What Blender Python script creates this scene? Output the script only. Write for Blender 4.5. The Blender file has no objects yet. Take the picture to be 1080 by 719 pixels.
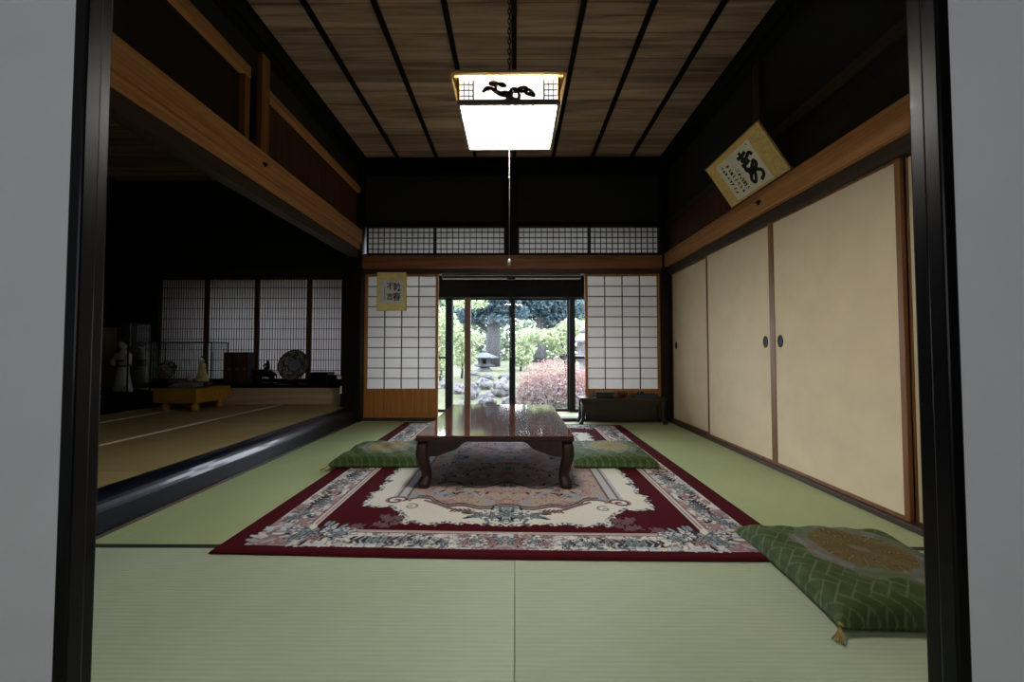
import bpy, bmesh, math, random
import numpy as np
from mathutils import Vector, Matrix, noise

R = math.radians
SC = bpy.context.scene
COL = SC.collection
rnd = random.Random(7)

# ------------------------------------------------------------------ camera
EYE = 0.8145                      # eye height; X right, Y into the room, Z up
cam_data = bpy.data.cameras.new('camera')
cam_data.sensor_width = 36.0
cam_data.lens = 13.0
cam_data.clip_start = 0.02
cam = bpy.data.objects.new('camera', cam_data)
COL.objects.link(cam)
cam.location = (0, 0, EYE)
cam.rotation_euler = (R(90 + 1.69), 0, R(0.41))
SC.camera = cam

# ------------------------------------------------------------------ world, lights, exposure
SC.view_settings.view_transform = 'Standard'
SC.view_settings.look = 'None'
SC.view_settings.exposure = 0.0
SC.view_settings.gamma = 1.0
SC.view_settings.use_curve_mapping = False
SC.cycles.max_bounces = 10
SC.cycles.diffuse_bounces = 5
SC.cycles.transparent_max_bounces = 16
SC.cycles.sample_clamp_indirect = 6.0

LAMP_STRENGTH = 48.0
SKY_STRENGTH = 16.0
W = bpy.data.worlds.new('overcast_sky')
SC.world = W
W.use_nodes = True
nt = W.node_tree
bg = nt.nodes['Background']
tc = nt.nodes.new('ShaderNodeTexCoord')
sep = nt.nodes.new('ShaderNodeSeparateXYZ')
ramp = nt.nodes.new('ShaderNodeValToRGB')
nt.links.new(tc.outputs['Generated'], sep.inputs[0])
nt.links.new(sep.outputs['Z'], ramp.inputs[0])
ramp.color_ramp.elements[0].color = (0.85, 0.90, 1.0, 1)
ramp.color_ramp.elements[1].color = (0.78, 0.87, 1.0, 1)
nt.links.new(ramp.outputs[0], bg.inputs['Color'])
bg.inputs['Strength'].default_value = SKY_STRENGTH


def area_light(name, loc, rot, sx, sy, power, color, portal=False):
    d = bpy.data.lights.new(name, 'AREA')
    d.shape = 'RECTANGLE'
    d.size, d.size_y = sx, sy
    d.energy = power
    d.color = color
    if portal:
        d.cycles.is_portal = True
    o = bpy.data.objects.new(name, d)
    COL.objects.link(o)
    o.location, o.rotation_euler = loc, rot
    return o


# added fill light behind the camera, for the white doors and near mats
area_light('window_daylight', (0.0, -2.72, 1.35), (R(90), 0, 0), 2.6, 1.5, 32.0, (0.92, 0.93, 1.0))
# portals that help the sky find the garden doors
area_light('sky_portal', (-1.25, 5.58, 0.8), (R(-90), 0, 0), 6.1, 1.9, 1.0, (1, 1, 1), True)
area_light('sky_portal', (0.0, 5.58, 2.25), (R(-90), 0, 0), 3.5, 0.5, 1.0, (1, 1, 1), True)

# ------------------------------------------------------------------ materials


def lin(r, g, b):
    def f(c):
        c /= 255.0
        return c / 12.92 if c <= 0.04045 else ((c + 0.055) / 1.055) ** 2.4
    return (f(r), f(g), f(b), 1.0)


def new_mat(name):
    m = bpy.data.materials.new(name)
    m.use_nodes = True
    t = m.node_tree
    return m, t, t.nodes['Principled BSDF']


def set_spec(p, v):
    p.inputs['Specular IOR Level'].default_value = v


def plain(name, c, rough=0.6, metal=0.0, var=0.15, scale=12.0, spec=0.5, bump=0.0, coat=0.0):
    """one colour with a little noise in it"""
    m, t, p = new_mat(name)
    tc = t.nodes.new('ShaderNodeTexCoord')
    n = t.nodes.new('ShaderNodeTexNoise')
    n.inputs['Scale'].default_value = scale
    n.inputs['Detail'].default_value = 4
    t.links.new(tc.outputs['Object'], n.inputs['Vector'])
    r = t.nodes.new('ShaderNodeValToRGB')
    r.color_ramp.elements[0].position = 0.3
    r.color_ramp.elements[1].position = 0.7
    r.color_ramp.elements[0].color = (c[0] * (1 - var), c[1] * (1 - var), c[2] * (1 - var), 1)
    r.color_ramp.elements[1].color = (min(1, c[0] * (1 + var)), min(1, c[1] * (1 + var)), min(1, c[2] * (1 + var)), 1)
    t.links.new(n.outputs['Fac'], r.inputs[0])
    t.links.new(r.outputs[0], p.inputs['Base Color'])
    p.inputs['Roughness'].default_value = rough
    p.inputs['Metallic'].default_value = metal
    set_spec(p, spec)
    if coat:
        p.inputs['Coat Weight'].default_value = coat
        p.inputs['Coat Roughness'].default_value = 0.05
    if bump:
        b = t.nodes.new('ShaderNodeBump')
        b.inputs['Strength'].default_value = bump
        b.inputs['Distance'].default_value = 0.01
        t.links.new(n.outputs['Fac'], b.inputs['Height'])
        t.links.new(b.outputs[0], p.inputs['Normal'])
    return m


def wood(name, c1, c2, axis='x', rough=0.5, grain=38.0, spec=0.4, coat=0.0, coat_rough=0.05):
    """grain stretched along one axis"""
    m, t, p = new_mat(name)
    tc = t.nodes.new('ShaderNodeTexCoord')
    mp = t.nodes.new('ShaderNodeMapping')
    s = {'x': (1.2, grain, grain), 'y': (grain, 1.2, grain), 'z': (grain, grain, 1.2)}[axis]
    mp.inputs['Scale'].default_value = s
    n = t.nodes.new('ShaderNodeTexNoise')
    n.inputs['Scale'].default_value = 1.0
    n.inputs['Detail'].default_value = 6
    n.inputs['Distortion'].default_value = 0.6
    r = t.nodes.new('ShaderNodeValToRGB')
    r.color_ramp.elements[0].position = 0.32
    r.color_ramp.elements[1].position = 0.68
    r.color_ramp.elements[0].color = c1
    r.color_ramp.elements[1].color = c2
    t.links.new(tc.outputs['Object'], mp.inputs['Vector'])
    t.links.new(mp.outputs[0], n.inputs['Vector'])
    t.links.new(n.outputs['Fac'], r.inputs[0])
    t.links.new(r.outputs[0], p.inputs['Base Color'])
    p.inputs['Roughness'].default_value = rough
    set_spec(p, spec)
    if coat:
        p.inputs['Coat Weight'].default_value = coat
        p.inputs['Coat Roughness'].default_value = coat_rough
    b = t.nodes.new('ShaderNodeBump')
    b.inputs['Strength'].default_value = 0.06
    b.inputs['Distance'].default_value = 0.004
    t.links.new(n.outputs['Fac'], b.inputs['Height'])
    t.links.new(b.outputs[0], p.inputs['Normal'])
    return m


def tatami(name, c1, c2, axis):
    """woven rush: fine ribs across one axis over slow colour drift"""
    m, t, p = new_mat(name)
    tc = t.nodes.new('ShaderNodeTexCoord')
    mp = t.nodes.new('ShaderNodeMapping')
    mp.inputs['Scale'].default_value = (1, 1, 1)
    t.links.new(tc.outputs['Object'], mp.inputs['Vector'])
    w = t.nodes.new('ShaderNodeTexWave')
    w.wave_type = 'BANDS'
    w.bands_direction = axis
    w.inputs['Scale'].default_value = 20.0
    w.inputs['Distortion'].default_value = 0.25
    w.inputs['Detail'].default_value = 2
    t.links.new(mp.outputs[0], w.inputs['Vector'])
    mp2 = t.nodes.new('ShaderNodeMapping')
    mp2.inputs['Scale'].default_value = (160, 9, 1) if axis == 'X' else (9, 160, 1)
    t.links.new(tc.outputs['Object'], mp2.inputs['Vector'])
    n = t.nodes.new('ShaderNodeTexNoise')
    n.inputs['Scale'].default_value = 1.0
    n.inputs['Detail'].default_value = 3
    t.links.new(mp2.outputs[0], n.inputs['Vector'])
    big = t.nodes.new('ShaderNodeTexNoise')
    big.inputs['Scale'].default_value = 1.7
    t.links.new(tc.outputs['Object'], big.inputs['Vector'])
    mix = t.nodes.new('ShaderNodeMath')
    mix.operation = 'MULTIPLY_ADD'
    mix.inputs[1].default_value = 0.5
    t.links.new(n.outputs['Fac'], mix.inputs[0])
    half = t.nodes.new('ShaderNodeMath')
    half.operation = 'MULTIPLY'
    half.inputs[1].default_value = 0.5
    t.links.new(big.outputs['Fac'], half.inputs[0])
    t.links.new(half.outputs[0], mix.inputs[2])
    r = t.nodes.new('ShaderNodeValToRGB')
    r.color_ramp.elements[0].position = 0.25
    r.color_ramp.elements[1].position = 0.75
    r.color_ramp.elements[0].color = c1
    r.color_ramp.elements[1].color = c2
    t.links.new(mix.outputs[0], r.inputs[0])
    mul = t.nodes.new('ShaderNodeMixRGB')
    mul.blend_type = 'MULTIPLY'
    mul.inputs[0].default_value = 0.08
    t.links.new(r.outputs[0], mul.inputs[1])
    t.links.new(w.outputs['Color'], mul.inputs[2])
    t.links.new(mul.outputs[0], p.inputs['Base Color'])
    p.inputs['Roughness'].default_value = 0.55
    set_spec(p, 0.35)
    b = t.nodes.new('ShaderNodeBump')
    b.inputs['Strength'].default_value = 0.12
    b.inputs['Distance'].default_value = 0.002
    t.links.new(w.outputs['Fac'], b.inputs['Height'])
    t.links.new(b.outputs[0], p.inputs['Normal'])
    return m


def painted(name, rough=0.9, spec=0.2, bump=0.0, bscale=300.0):
    """colour from the mesh's own woven pattern"""
    m, t, p = new_mat(name)
    a = t.nodes.new('ShaderNodeAttribute')
    a.attribute_name = 'weave'
    n = t.nodes.new('ShaderNodeTexNoise')
    n.inputs['Scale'].default_value = bscale
    tc = t.nodes.new('ShaderNodeTexCoord')
    t.links.new(tc.outputs['Object'], n.inputs['Vector'])
    mul = t.nodes.new('ShaderNodeMixRGB')
    mul.blend_type = 'MULTIPLY'
    mul.inputs[0].default_value = 0.35
    t.links.new(a.outputs['Color'], mul.inputs[1])
    t.links.new(n.outputs['Fac'], mul.inputs[2])
    t.links.new(mul.outputs[0], p.inputs['Base Color'])
    p.inputs['Roughness'].default_value = rough
    set_spec(p, spec)
    if bump:
        b = t.nodes.new('ShaderNodeBump')
        b.inputs['Strength'].default_value = bump
        b.inputs['Distance'].default_value = 0.004
        t.links.new(n.outputs['Fac'], b.inputs['Height'])
        t.links.new(b.outputs[0], p.inputs['Normal'])
    return m


def paper(name, c, transl=0.5):
    m, t, p = new_mat(name)
    t.nodes.remove(p)
    out = t.nodes['Material Output']
    n = t.nodes.new('ShaderNodeTexNoise')
    n.inputs['Scale'].default_value = 60
    n.inputs['Detail'].default_value = 5
    r = t.nodes.new('ShaderNodeValToRGB')
    r.color_ramp.elements[0].color = (c[0] * .93, c[1] * .93, c[2] * .93, 1)
    r.color_ramp.elements[1].color = c
    t.links.new(n.outputs['Fac'], r.inputs[0])
    d = t.nodes.new('ShaderNodeBsdfDiffuse')
    tr = t.nodes.new('ShaderNodeBsdfTranslucent')
    mx = t.nodes.new('ShaderNodeMixShader')
    mx.inputs[0].default_value = transl
    t.links.new(r.outputs[0], d.inputs[0])
    t.links.new(r.outputs[0], tr.inputs[0])
    t.links.new(d.outputs[0], mx.inputs[1])
    t.links.new(tr.outputs[0], mx.inputs[2])
    t.links.new(mx.outputs[0], out.inputs[0])
    return m


def glass(name, tint=(1, 1, 1, 1), refl=1.0):
    m, t, p = new_mat(name)
    t.nodes.remove(p)
    out = t.nodes['Material Output']
    tr = t.nodes.new('ShaderNodeBsdfTransparent')
    tr.inputs[0].default_value = tint
    g = t.nodes.new('ShaderNodeBsdfGlossy')
    g.inputs['Roughness'].default_value = 0.02
    f = t.nodes.new('ShaderNodeFresnel')
    f.inputs['IOR'].default_value = 1.4
    k = t.nodes.new('ShaderNodeMath')
    k.operation = 'MULTIPLY'
    k.inputs[1].default_value = refl
    n = t.nodes.new('ShaderNodeTexNoise')
    n.inputs['Scale'].default_value = 3
    b = t.nodes.new('ShaderNodeBump')
    b.inputs['Strength'].default_value = 0.02
    t.links.new(n.outputs['Fac'], b.inputs['Height'])
    t.links.new(b.outputs[0], g.inputs['Normal'])
    t.links.new(f.outputs[0], k.inputs[0])
    mx = t.nodes.new('ShaderNodeMixShader')
    t.links.new(k.outputs[0], mx.inputs[0])
    t.links.new(tr.outputs[0], mx.inputs[1])
    t.links.new(g.outputs[0], mx.inputs[2])
    t.links.new(mx.outputs[0], out.inputs[0])
    return m


def glow(name, c, s):
    m, t, p = new_mat(name)
    p.inputs['Base Color'].default_value = (0.9, 0.9, 0.9, 1)
    p.inputs['Roughness'].default_value = 0.4
    p.inputs['Emission Color'].default_value = c
    p.inputs['Emission Strength'].default_value = s
    return m


def leafy(name, c1, c2, transl=0.35):
    m, t, p = new_mat(name)
    t.nodes.remove(p)
    out = t.nodes['Material Output']
    tc = t.nodes.new('ShaderNodeTexCoord')
    n = t.nodes.new('ShaderNodeTexNoise')
    n.inputs['Scale'].default_value = 9
    n.inputs['Detail'].default_value = 6
    t.links.new(tc.outputs['Object'], n.inputs['Vector'])
    r = t.nodes.new('ShaderNodeValToRGB')
    r.color_ramp.elements[0].position = 0.35
    r.color_ramp.elements[1].position = 0.65
    r.color_ramp.elements[0].color = c1
    r.color_ramp.elements[1].color = c2
    t.links.new(n.outputs['Fac'], r.inputs[0])
    d = t.nodes.new('ShaderNodeBsdfDiffuse')
    tr = t.nodes.new('ShaderNodeBsdfTranslucent')
    mx = t.nodes.new('ShaderNodeMixShader')
    mx.inputs[0].default_value = transl
    t.links.new(r.outputs[0], d.inputs[0])
    t.links.new(r.outputs[0], tr.inputs[0])
    t.links.new(d.outputs[0], mx.inputs[1])
    t.links.new(tr.outputs[0], mx.inputs[2])
    t.links.new(mx.outputs[0], out.inputs[0])
    return m


def ceiling_wood():
    """wide boards laid across the room with dark streaky grain"""
    m, t, p = new_mat('ceiling_boards')
    tc = t.nodes.new('ShaderNodeTexCoord')
    mp = t.nodes.new('ShaderNodeMapping')
    mp.inputs['Scale'].default_value = (0.8, 15, 1)
    t.links.new(tc.outputs['Object'], mp.inputs['Vector'])
    n = t.nodes.new('ShaderNodeTexNoise')
    n.inputs['Scale'].default_value = 1.0
    n.inputs['Detail'].default_value = 7
    n.inputs['Roughness'].default_value = 0.62
    n.inputs['Distortion'].default_value = 0.5
    t.links.new(mp.outputs[0], n.inputs['Vector'])
    r = t.nodes.new('ShaderNodeValToRGB')
    r.color_ramp.elements[0].position = 0.3
    r.color_ramp.elements[1].position = 0.62
    r.color_ramp.elements[0].color = lin(122, 95, 82)
    r.color_ramp.elements[1].color = lin(206, 174, 152)
    t.links.new(n.outputs['Fac'], r.inputs[0])
    # one shade per board
    sp = t.nodes.new('ShaderNodeSeparateXYZ')
    t.links.new(tc.outputs['Object'], sp.inputs[0])
    k = t.nodes.new('ShaderNodeMath'); k.operation = 'MULTIPLY'; k.inputs[1].default_value = 1 / 0.235
    fl = t.nodes.new('ShaderNodeMath'); fl.operation = 'FLOOR'
    t.links.new(sp.outputs['Y'], k.inputs[0]); t.links.new(k.outputs[0], fl.inputs[0])
    wn = t.nodes.new('ShaderNodeTexWhiteNoise'); wn.noise_dimensions = '1D'
    t.links.new(fl.outputs[0], wn.inputs['W'])
    fr = t.nodes.new('ShaderNodeMath'); fr.operation = 'FRACT'
    t.links.new(k.outputs[0], fr.inputs[0])
    gap = t.nodes.new('ShaderNodeMath'); gap.operation = 'GREATER_THAN'; gap.inputs[1].default_value = 0.035
    t.links.new(fr.outputs[0], gap.inputs[0])
    ml = t.nodes.new('ShaderNodeMath'); ml.operation = 'MULTIPLY_ADD'; ml.inputs[1].default_value = 0.42; ml.inputs[2].default_value = 0.62
    t.links.new(wn.outputs['Value'], ml.inputs[0])
    g2 = t.nodes.new('ShaderNodeMath'); g2.operation = 'MULTIPLY_ADD'; g2.inputs[1].default_value = 0.45; g2.inputs[2].default_value = 0.55
    t.links.new(gap.outputs[0], g2.inputs[0])
    mm = t.nodes.new('ShaderNodeMath'); mm.operation = 'MULTIPLY'
    t.links.new(ml.outputs[0], mm.inputs[0]); t.links.new(g2.outputs[0], mm.inputs[1])
    mul = t.nodes.new('ShaderNodeMixRGB'); mul.blend_type = 'MULTIPLY'; mul.inputs[0].default_value = 1
    t.links.new(r.outputs[0], mul.inputs[1]); t.links.new(mm.outputs[0], mul.inputs[2])
    t.links.new(mul.outputs[0], p.inputs['Base Color'])
    p.inputs['Roughness'].default_value = 0.7
    set_spec(p, 0.2)
    return m


M = {}
M['tatami_x'] = tatami('green_rush_ribs_across', lin(156, 167, 138), lin(178, 188, 160), 'Y')
M['tatami_y'] = tatami('green_rush_ribs_along', lin(152, 164, 116), lin(174, 184, 138), 'X')
M['tatami_old'] = tatami('aged_tan_rush', lin(148, 130, 84), lin(172, 152, 102), 'X')
M['heri'] = plain('black_mat_edging', lin(22, 24, 22), 0.8)
M['heri_old'] = plain('pale_mat_edging', lin(236, 230, 206), 0.8)
M['black_wood'] = wood('blackened_wood', lin(10, 9, 8), lin(22, 19, 17), 'x', 0.6, spec=0.1)
M['black_wood_y'] = wood('blackened_wood_long', lin(10, 9, 8), lin(22, 19, 17), 'y', 0.6, spec=0.1)
M['black_wood_z'] = wood('blackened_wood_upright', lin(18, 15, 12), lin(36, 29, 24), 'z', 0.5, spec=0.15)
M['lacquer'] = plain('black_lacquer', lin(8, 8, 12), 0.32, var=0.2, spec=0.2, coat=0.06)
M['sill_lacquer'] = plain('polished_black_sill', lin(10, 12, 26), 0.30, var=0.1, spec=0.2, coat=0.3)
M['brown_x'] = wood('brown_beam_across', lin(120, 78, 46), lin(160, 110, 68), 'x', 0.5)
M['brown_y'] = wood('brown_beam_along', lin(164, 110, 64), lin(208, 150, 96), 'y', 0.5)
M['brown_z'] = wood('brown_upright', lin(112, 70, 38), lin(158, 104, 58), 'z', 0.5)
M['kamoi_y'] = wood('dark_brown_lintel_along', lin(44, 32, 25), lin(72, 54, 42), 'y', 0.5)
M['kamoi_x'] = wood('dark_brown_lintel_across', lin(44, 32, 25), lin(72, 54, 42), 'x', 0.5)
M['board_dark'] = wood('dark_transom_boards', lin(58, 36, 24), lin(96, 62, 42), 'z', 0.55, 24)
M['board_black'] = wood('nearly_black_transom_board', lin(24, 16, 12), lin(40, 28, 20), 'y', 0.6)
M['honey_z'] = wood('honey_cypress_panel', lin(146, 92, 38), lin(184, 124, 60), 'z', 0.5, 60)
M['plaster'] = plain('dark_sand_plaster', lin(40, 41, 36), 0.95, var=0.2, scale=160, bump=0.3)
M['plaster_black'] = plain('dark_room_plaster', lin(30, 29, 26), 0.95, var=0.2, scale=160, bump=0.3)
M['ceiling'] = ceiling_wood()
M['fusuma'] = plain('tan_door_paper', lin(222, 204, 170), 0.75, var=0.05, scale=5, spec=0.3)
M['white_paper'] = plain('white_door_paper', lin(206, 208, 212), 0.8, var=0.03, scale=5)
M['frame_brown'] = wood('door_frame_brown', lin(104, 66, 34), lin(140, 92, 50), 'z', 0.45)
M['kumiko'] = wood('thin_lattice_wood', lin(66, 52, 40), lin(92, 74, 58), 'z', 0.6)
M['kumiko_dark'] = wood('dark_lattice_wood', lin(40, 30, 26), lin(62, 48, 40), 'z', 0.6)
M['shoji'] = paper('shoji_paper', (0.88, 0.86, 0.84, 1), 0.33)
M['shoji_dim'] = paper('old_shoji_paper', (0.76, 0.72, 0.72, 1), 0.29)  # greyer and less translucent than the main room's paper
M['glass'] = glass('window_glass', (0.97, 0.98, 0.98, 1), 0.6)
M['case_glass'] = glass('case_glass', (0.97, 0.98, 0.97, 1), 0.45)
M['alu'] = plain('dark_bronze_metal', lin(15, 15, 18), 0.5, spec=0.2)
M['iron'] = plain('black_iron', lin(18, 18, 19), 0.45, metal=0.6)
M['bronze_black'] = plain('blackened_bronze', lin(14, 14, 14), 0.4, metal=0.5)
M['gold'] = plain('gold_brocade', lin(226, 190, 110), 0.55, var=0.18, scale=40)
M['gold_pale'] = plain('pale_gold_paper', lin(246, 228, 150), 0.6, var=0.08, scale=30)
M['washi'] = plain('calligraphy_paper', lin(244, 234, 212), 0.85, var=0.05)
M['washi_grey'] = plain('grey_calligraphy_paper', lin(226, 226, 220), 0.85, var=0.06, scale=40)
M['ink'] = plain('black_ink', lin(16, 15, 15), 0.8)
M['seal'] = plain('red_seal_ink', lin(150, 60, 30), 0.8)
M['rosewood'] = wood('polished_rosewood', lin(68, 38, 28), lin(104, 62, 46), 'y', 0.6, 26, 0.0, 0.9, 0.07)
M['rosewood_z'] = wood('dark_rosewood', lin(32, 14, 10), lin(54, 23, 16), 'z', 0.4, 30, 0.35, 0.15, 0.15)
M['bench'] = wood('dark_bench_wood', lin(26, 17, 12), lin(50, 33, 22), 'x', 0.35, 30, 0.5)
M['black_gloss'] = plain('black_lacquer_ware', lin(14, 13, 14), 0.25, spec=0.6)
M['brown_ware'] = plain('brown_lacquer_ware', lin(62, 36, 22), 0.35)
M['slate_ware'] = plain('slate_blue_ware', lin(42, 48, 58), 0.4)
M['goban'] = wood('yellow_kaya_wood', lin(150, 110, 30), lin(178, 134, 46), 'x', 0.4, 30)
M['tray_grey'] = plain('grey_cloth', lin(120, 122, 128), 0.8)
M['white'] = plain('white_plastic', lin(225, 225, 220), 0.5)
M['kimono'] = plain('white_doll_silk', lin(214, 212, 206), 0.7)
M['skin_white'] = plain('doll_white_face', lin(236, 226, 214), 0.5)
M['hair'] = plain('doll_black_hair', lin(16, 14, 14), 0.5)
M['lamp_frame'] = wood('lamp_frame_wood', lin(96, 84, 80), lin(130, 116, 110), 'x', 0.5)
M['lamp_gold'] = wood('lamp_pale_wood', lin(196, 160, 100), lin(226, 196, 138), 'x', 0.4)
M['lamp_glow'] = glow('lamp_diffuser', (1.0, 0.97, 0.92, 1), LAMP_STRENGTH)
M['lamp_band'] = glow('lamp_band_acrylic', (1.0, 0.98, 0.95, 1), 1.25)
M['cord'] = plain('white_cord', lin(150, 146, 140), 0.6)
M['rug'] = painted('woven_rug', 0.95, 0.1, 0.5, 260)
M['rug_edge'] = plain('burgundy_pile', lin(80, 10, 20), 0.95, scale=200, spec=0.1)
M['cushion'] = painted('brocade_cushion', 0.7, 0.35, 0.25, 420)
M['tassel'] = plain('gold_green_cord', lin(150, 130, 66), 0.7)
M['stone'] = plain('grey_garden_stone', lin(95, 93, 95), 0.9, var=0.3, scale=7, bump=0.6)
M['stone_dark'] = plain('weathered_lantern_stone', lin(66, 69, 73), 0.9, var=0.3, scale=9, bump=0.6)
M['moss'] = plain('moss_ground', lin(72, 75, 53), 0.95, var=0.3, scale=5, bump=0.5)
M['bark'] = wood('dark_bark', lin(31, 33, 36), lin(53, 53, 56), 'z', 0.9, 14)
M['leaf_dark'] = leafy('dark_leaves', lin(38, 50, 58), lin(86, 104, 108))
M['leaf_mid'] = leafy('mid_leaves', lin(78, 98, 82), lin(128, 142, 112))
M['leaf_pale'] = leafy('pale_leaves', lin(116, 130, 98), lin(172, 179, 144))
M['leaf_pink'] = leafy('azalea_twigs', lin(116, 100, 98), lin(178, 134, 130))
M['riser'] = wood('pale_riser_board', lin(176, 152, 122), lin(206, 182, 150), 'x', 0.6, 20)
M['twig'] = leafy('grey_azalea_twigs', lin(88, 80, 80), lin(176, 164, 162), 0.2)
M['veranda'] = wood('veranda_boards', lin(120, 100, 78), lin(160, 138, 108), 'x', 0.35, 24, 0.5)
M['post_brown'] = wood('veranda_post', lin(80, 52, 40), lin(112, 76, 60), 'z', 0.6)

# ------------------------------------------------------------------ mesh helpers


class MB:
    """collects shapes into one mesh"""

    def __init__(self):
        self.bm = bmesh.new()

    def box(self, x0, x1, y0, y1, z0, z1, bevel=0.0, rot=None):
        vs = [self.bm.verts.new(Vector(c)) for c in
              [(x0, y0, z0), (x1, y0, z0), (x1, y1, z0), (x0, y1, z0), (x0, y0, z1), (x1, y0, z1), (x1, y1, z1), (x0, y1, z1)]]
        fs = [self.bm.faces.new([vs[i] for i in q]) for q in
              [(3, 2, 1, 0), (4, 5, 6, 7), (0, 1, 5, 4), (1, 2, 6, 5), (2, 3, 7, 6), (3, 0, 4, 7)]]
        if bevel:
            es = list({e for f in fs for e in f.edges})
            bmesh.ops.bevel(self.bm, geom=es, offset=bevel, segments=2, affect='EDGES', profile=0.5)
        return self

    def prism(self, pts, y0, y1, plane='xz'):
        """extrude an outline; plane xz extrudes along y, yz along x, xy along z"""
        def mk(p, d):
            return {'xz': (p[0], d, p[1]), 'yz': (d, p[0], p[1]), 'xy': (p[0], p[1], d)}[plane]
        a = [self.bm.verts.new(mk(p, y0)) for p in pts]
        b = [self.bm.verts.new(mk(p, y1)) for p in pts]
        n = len(pts)
        fs = [self.bm.faces.new(a), self.bm.faces.new(list(reversed(b)))]
        for i in range(n):
            fs.append(self.bm.faces.new([a[(i + 1) % n], a[i], b[i], b[(i + 1) % n]]))
        return self

    def lathe(self, prof, seg=24, c=(0, 0, 0), axis='z'):
        rings = []
        for r, h in prof:
            ring = []
            for k in range(seg):
                t = 2 * math.pi * k / seg
                p = {'z': (r * math.cos(t), r * math.sin(t), h), 'y': (r * math.cos(t), h, r * math.sin(t)),
                     'x': (h, r * math.cos(t), r * math.sin(t))}[axis]
                ring.append(self.bm.verts.new((p[0] + c[0], p[1] + c[1], p[2] + c[2])))
            rings.append(ring)
        for i in range(len(rings) - 1):
            for k in range(seg):
                self.bm.faces.new([rings[i][k], rings[i][(k + 1) % seg], rings[i + 1][(k + 1) % seg], rings[i + 1][k]])
        self.bm.faces.new(list(reversed(rings[0])))
        self.bm.faces.new(rings[-1])
        return self

    def tube(self, pts, rad, seg=8, square=False):
        pts = [Vector(p) for p in pts]
        rads = rad if isinstance(rad, (list, tuple)) else [rad] * len(pts)
        rings = []
        a = None
        for i, p in enumerate(pts):
            d = (pts[min(i + 1, len(pts) - 1)] - pts[max(i - 1, 0)]).normalized()
            if a is None:
                a = d.cross(Vector((0, 1, 0)) if abs(d.z) > 0.8 else Vector((0, 0, 1)))
            else:
                a = a - d * a.dot(d)
            a.normalize()
            b = a.cross(d).normalized()
            ring = []
            for k in range(seg):
                t = 2 * math.pi * k / seg + math.pi / 4
                cx, cy = math.cos(t), math.sin(t)
                if square:
                    s = 1.0 / (abs(cx) ** 4 + abs(cy) ** 4) ** 0.25
                    cx, cy = cx * s, cy * s
                ring.append(self.bm.verts.new(p + (a * cx + b * cy) * rads[i]))
            rings.append(ring)
        for i in range(len(rings) - 1):
            for k in range(seg):
                self.bm.faces.new([rings[i][k], rings[i][(k + 1) % seg], rings[i + 1][(k + 1) % seg], rings[i + 1][k]])
        self.bm.faces.new(list(reversed(rings[0])))
        self.bm.faces.new(rings[-1])
        return self

    def ball(self, c, r, sub=2, scale=(1, 1, 1), rough=0.0, seed=0):
        g = bmesh.ops.create_icosphere(self.bm, subdivisions=sub, radius=1.0)
        for v in g['verts']:
            k = 1.0
            if rough:
                k += rough * noise.noise(v.co * 1.6 + Vector((seed * 3.1, seed, 0))) + rough * 0.5 * noise.noise(v.co * 4 + Vector((seed, 0, seed)))
            v.co = Vector((v.co.x * scale[0], v.co.y * scale[1], v.co.z * scale[2])) * (r * k) + Vector(c)
        return self

    def xform(self, mat):
        bmesh.ops.transform(self.bm, matrix=mat, verts=self.bm.verts)
        return self

    def build(self, name, mat, parent=None, loc=None, smooth=False, bevel=0.0, sub=0):
        bmesh.ops.recalc_face_normals(self.bm, faces=self.bm.faces)
        me = bpy.data.meshes.new(name)
        self.bm.to_mesh(me)
        self.bm.free()
        me.materials.append(mat)
        if smooth:
            me.polygons.foreach_set('use_smooth', [True] * len(me.polygons))
        o = bpy.data.objects.new(name, me)
        COL.objects.link(o)
        if parent is not None:
            o.parent = parent
        if loc is not None:
            o.location = loc
        if bevel:
            md = o.modifiers.new('edge', 'BEVEL')
            md.width = bevel
            md.segments = 2
            md.limit_method = 'ANGLE'
        if sub:
            md = o.modifiers.new('smooth', 'SUBSURF')
            md.levels = md.render_levels = sub
        return o


def tag(o, label, cat, group=None, kind=None):
    o['label'] = label
    o['category'] = cat
    if group:
        o['group'] = group
    if kind:
        o['kind'] = kind
    return o


def thing(name, label, cat, loc=(0, 0, 0), rz=0.0, group=None):
    o = bpy.data.objects.new(name, None)
    o.empty_display_size = 0.1
    COL.objects.link(o)
    o.location = loc
    o.rotation_euler = (0, 0, rz)
    return tag(o, label, cat, group)


def struct(o):
    o['kind'] = 'structure'
    return o


def struct_empty(name, loc=(0, 0, 0)):
    o = bpy.data.objects.new(name, None)
    COL.objects.link(o)
    o.location = loc
    return struct(o)


def sbox(name, m, x0, x1, y0, y1, z0, z1, bevel=0.0):
    cx, cy, cz = (x0 + x1) / 2, (y0 + y1) / 2, (z0 + z1) / 2
    return struct(MB().box(x0 - cx, x1 - cx, y0 - cy, y1 - cy, z0 - cz, z1 - cz).build(name, m, loc=(cx, cy, cz), bevel=bevel))


def copy_tree(o, parent=None):
    c = o.copy()
    COL.objects.link(c)
    if parent is not None:
        c.parent = parent
    for ch in list(o.children):
        copy_tree(ch, c)
    return c


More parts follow.
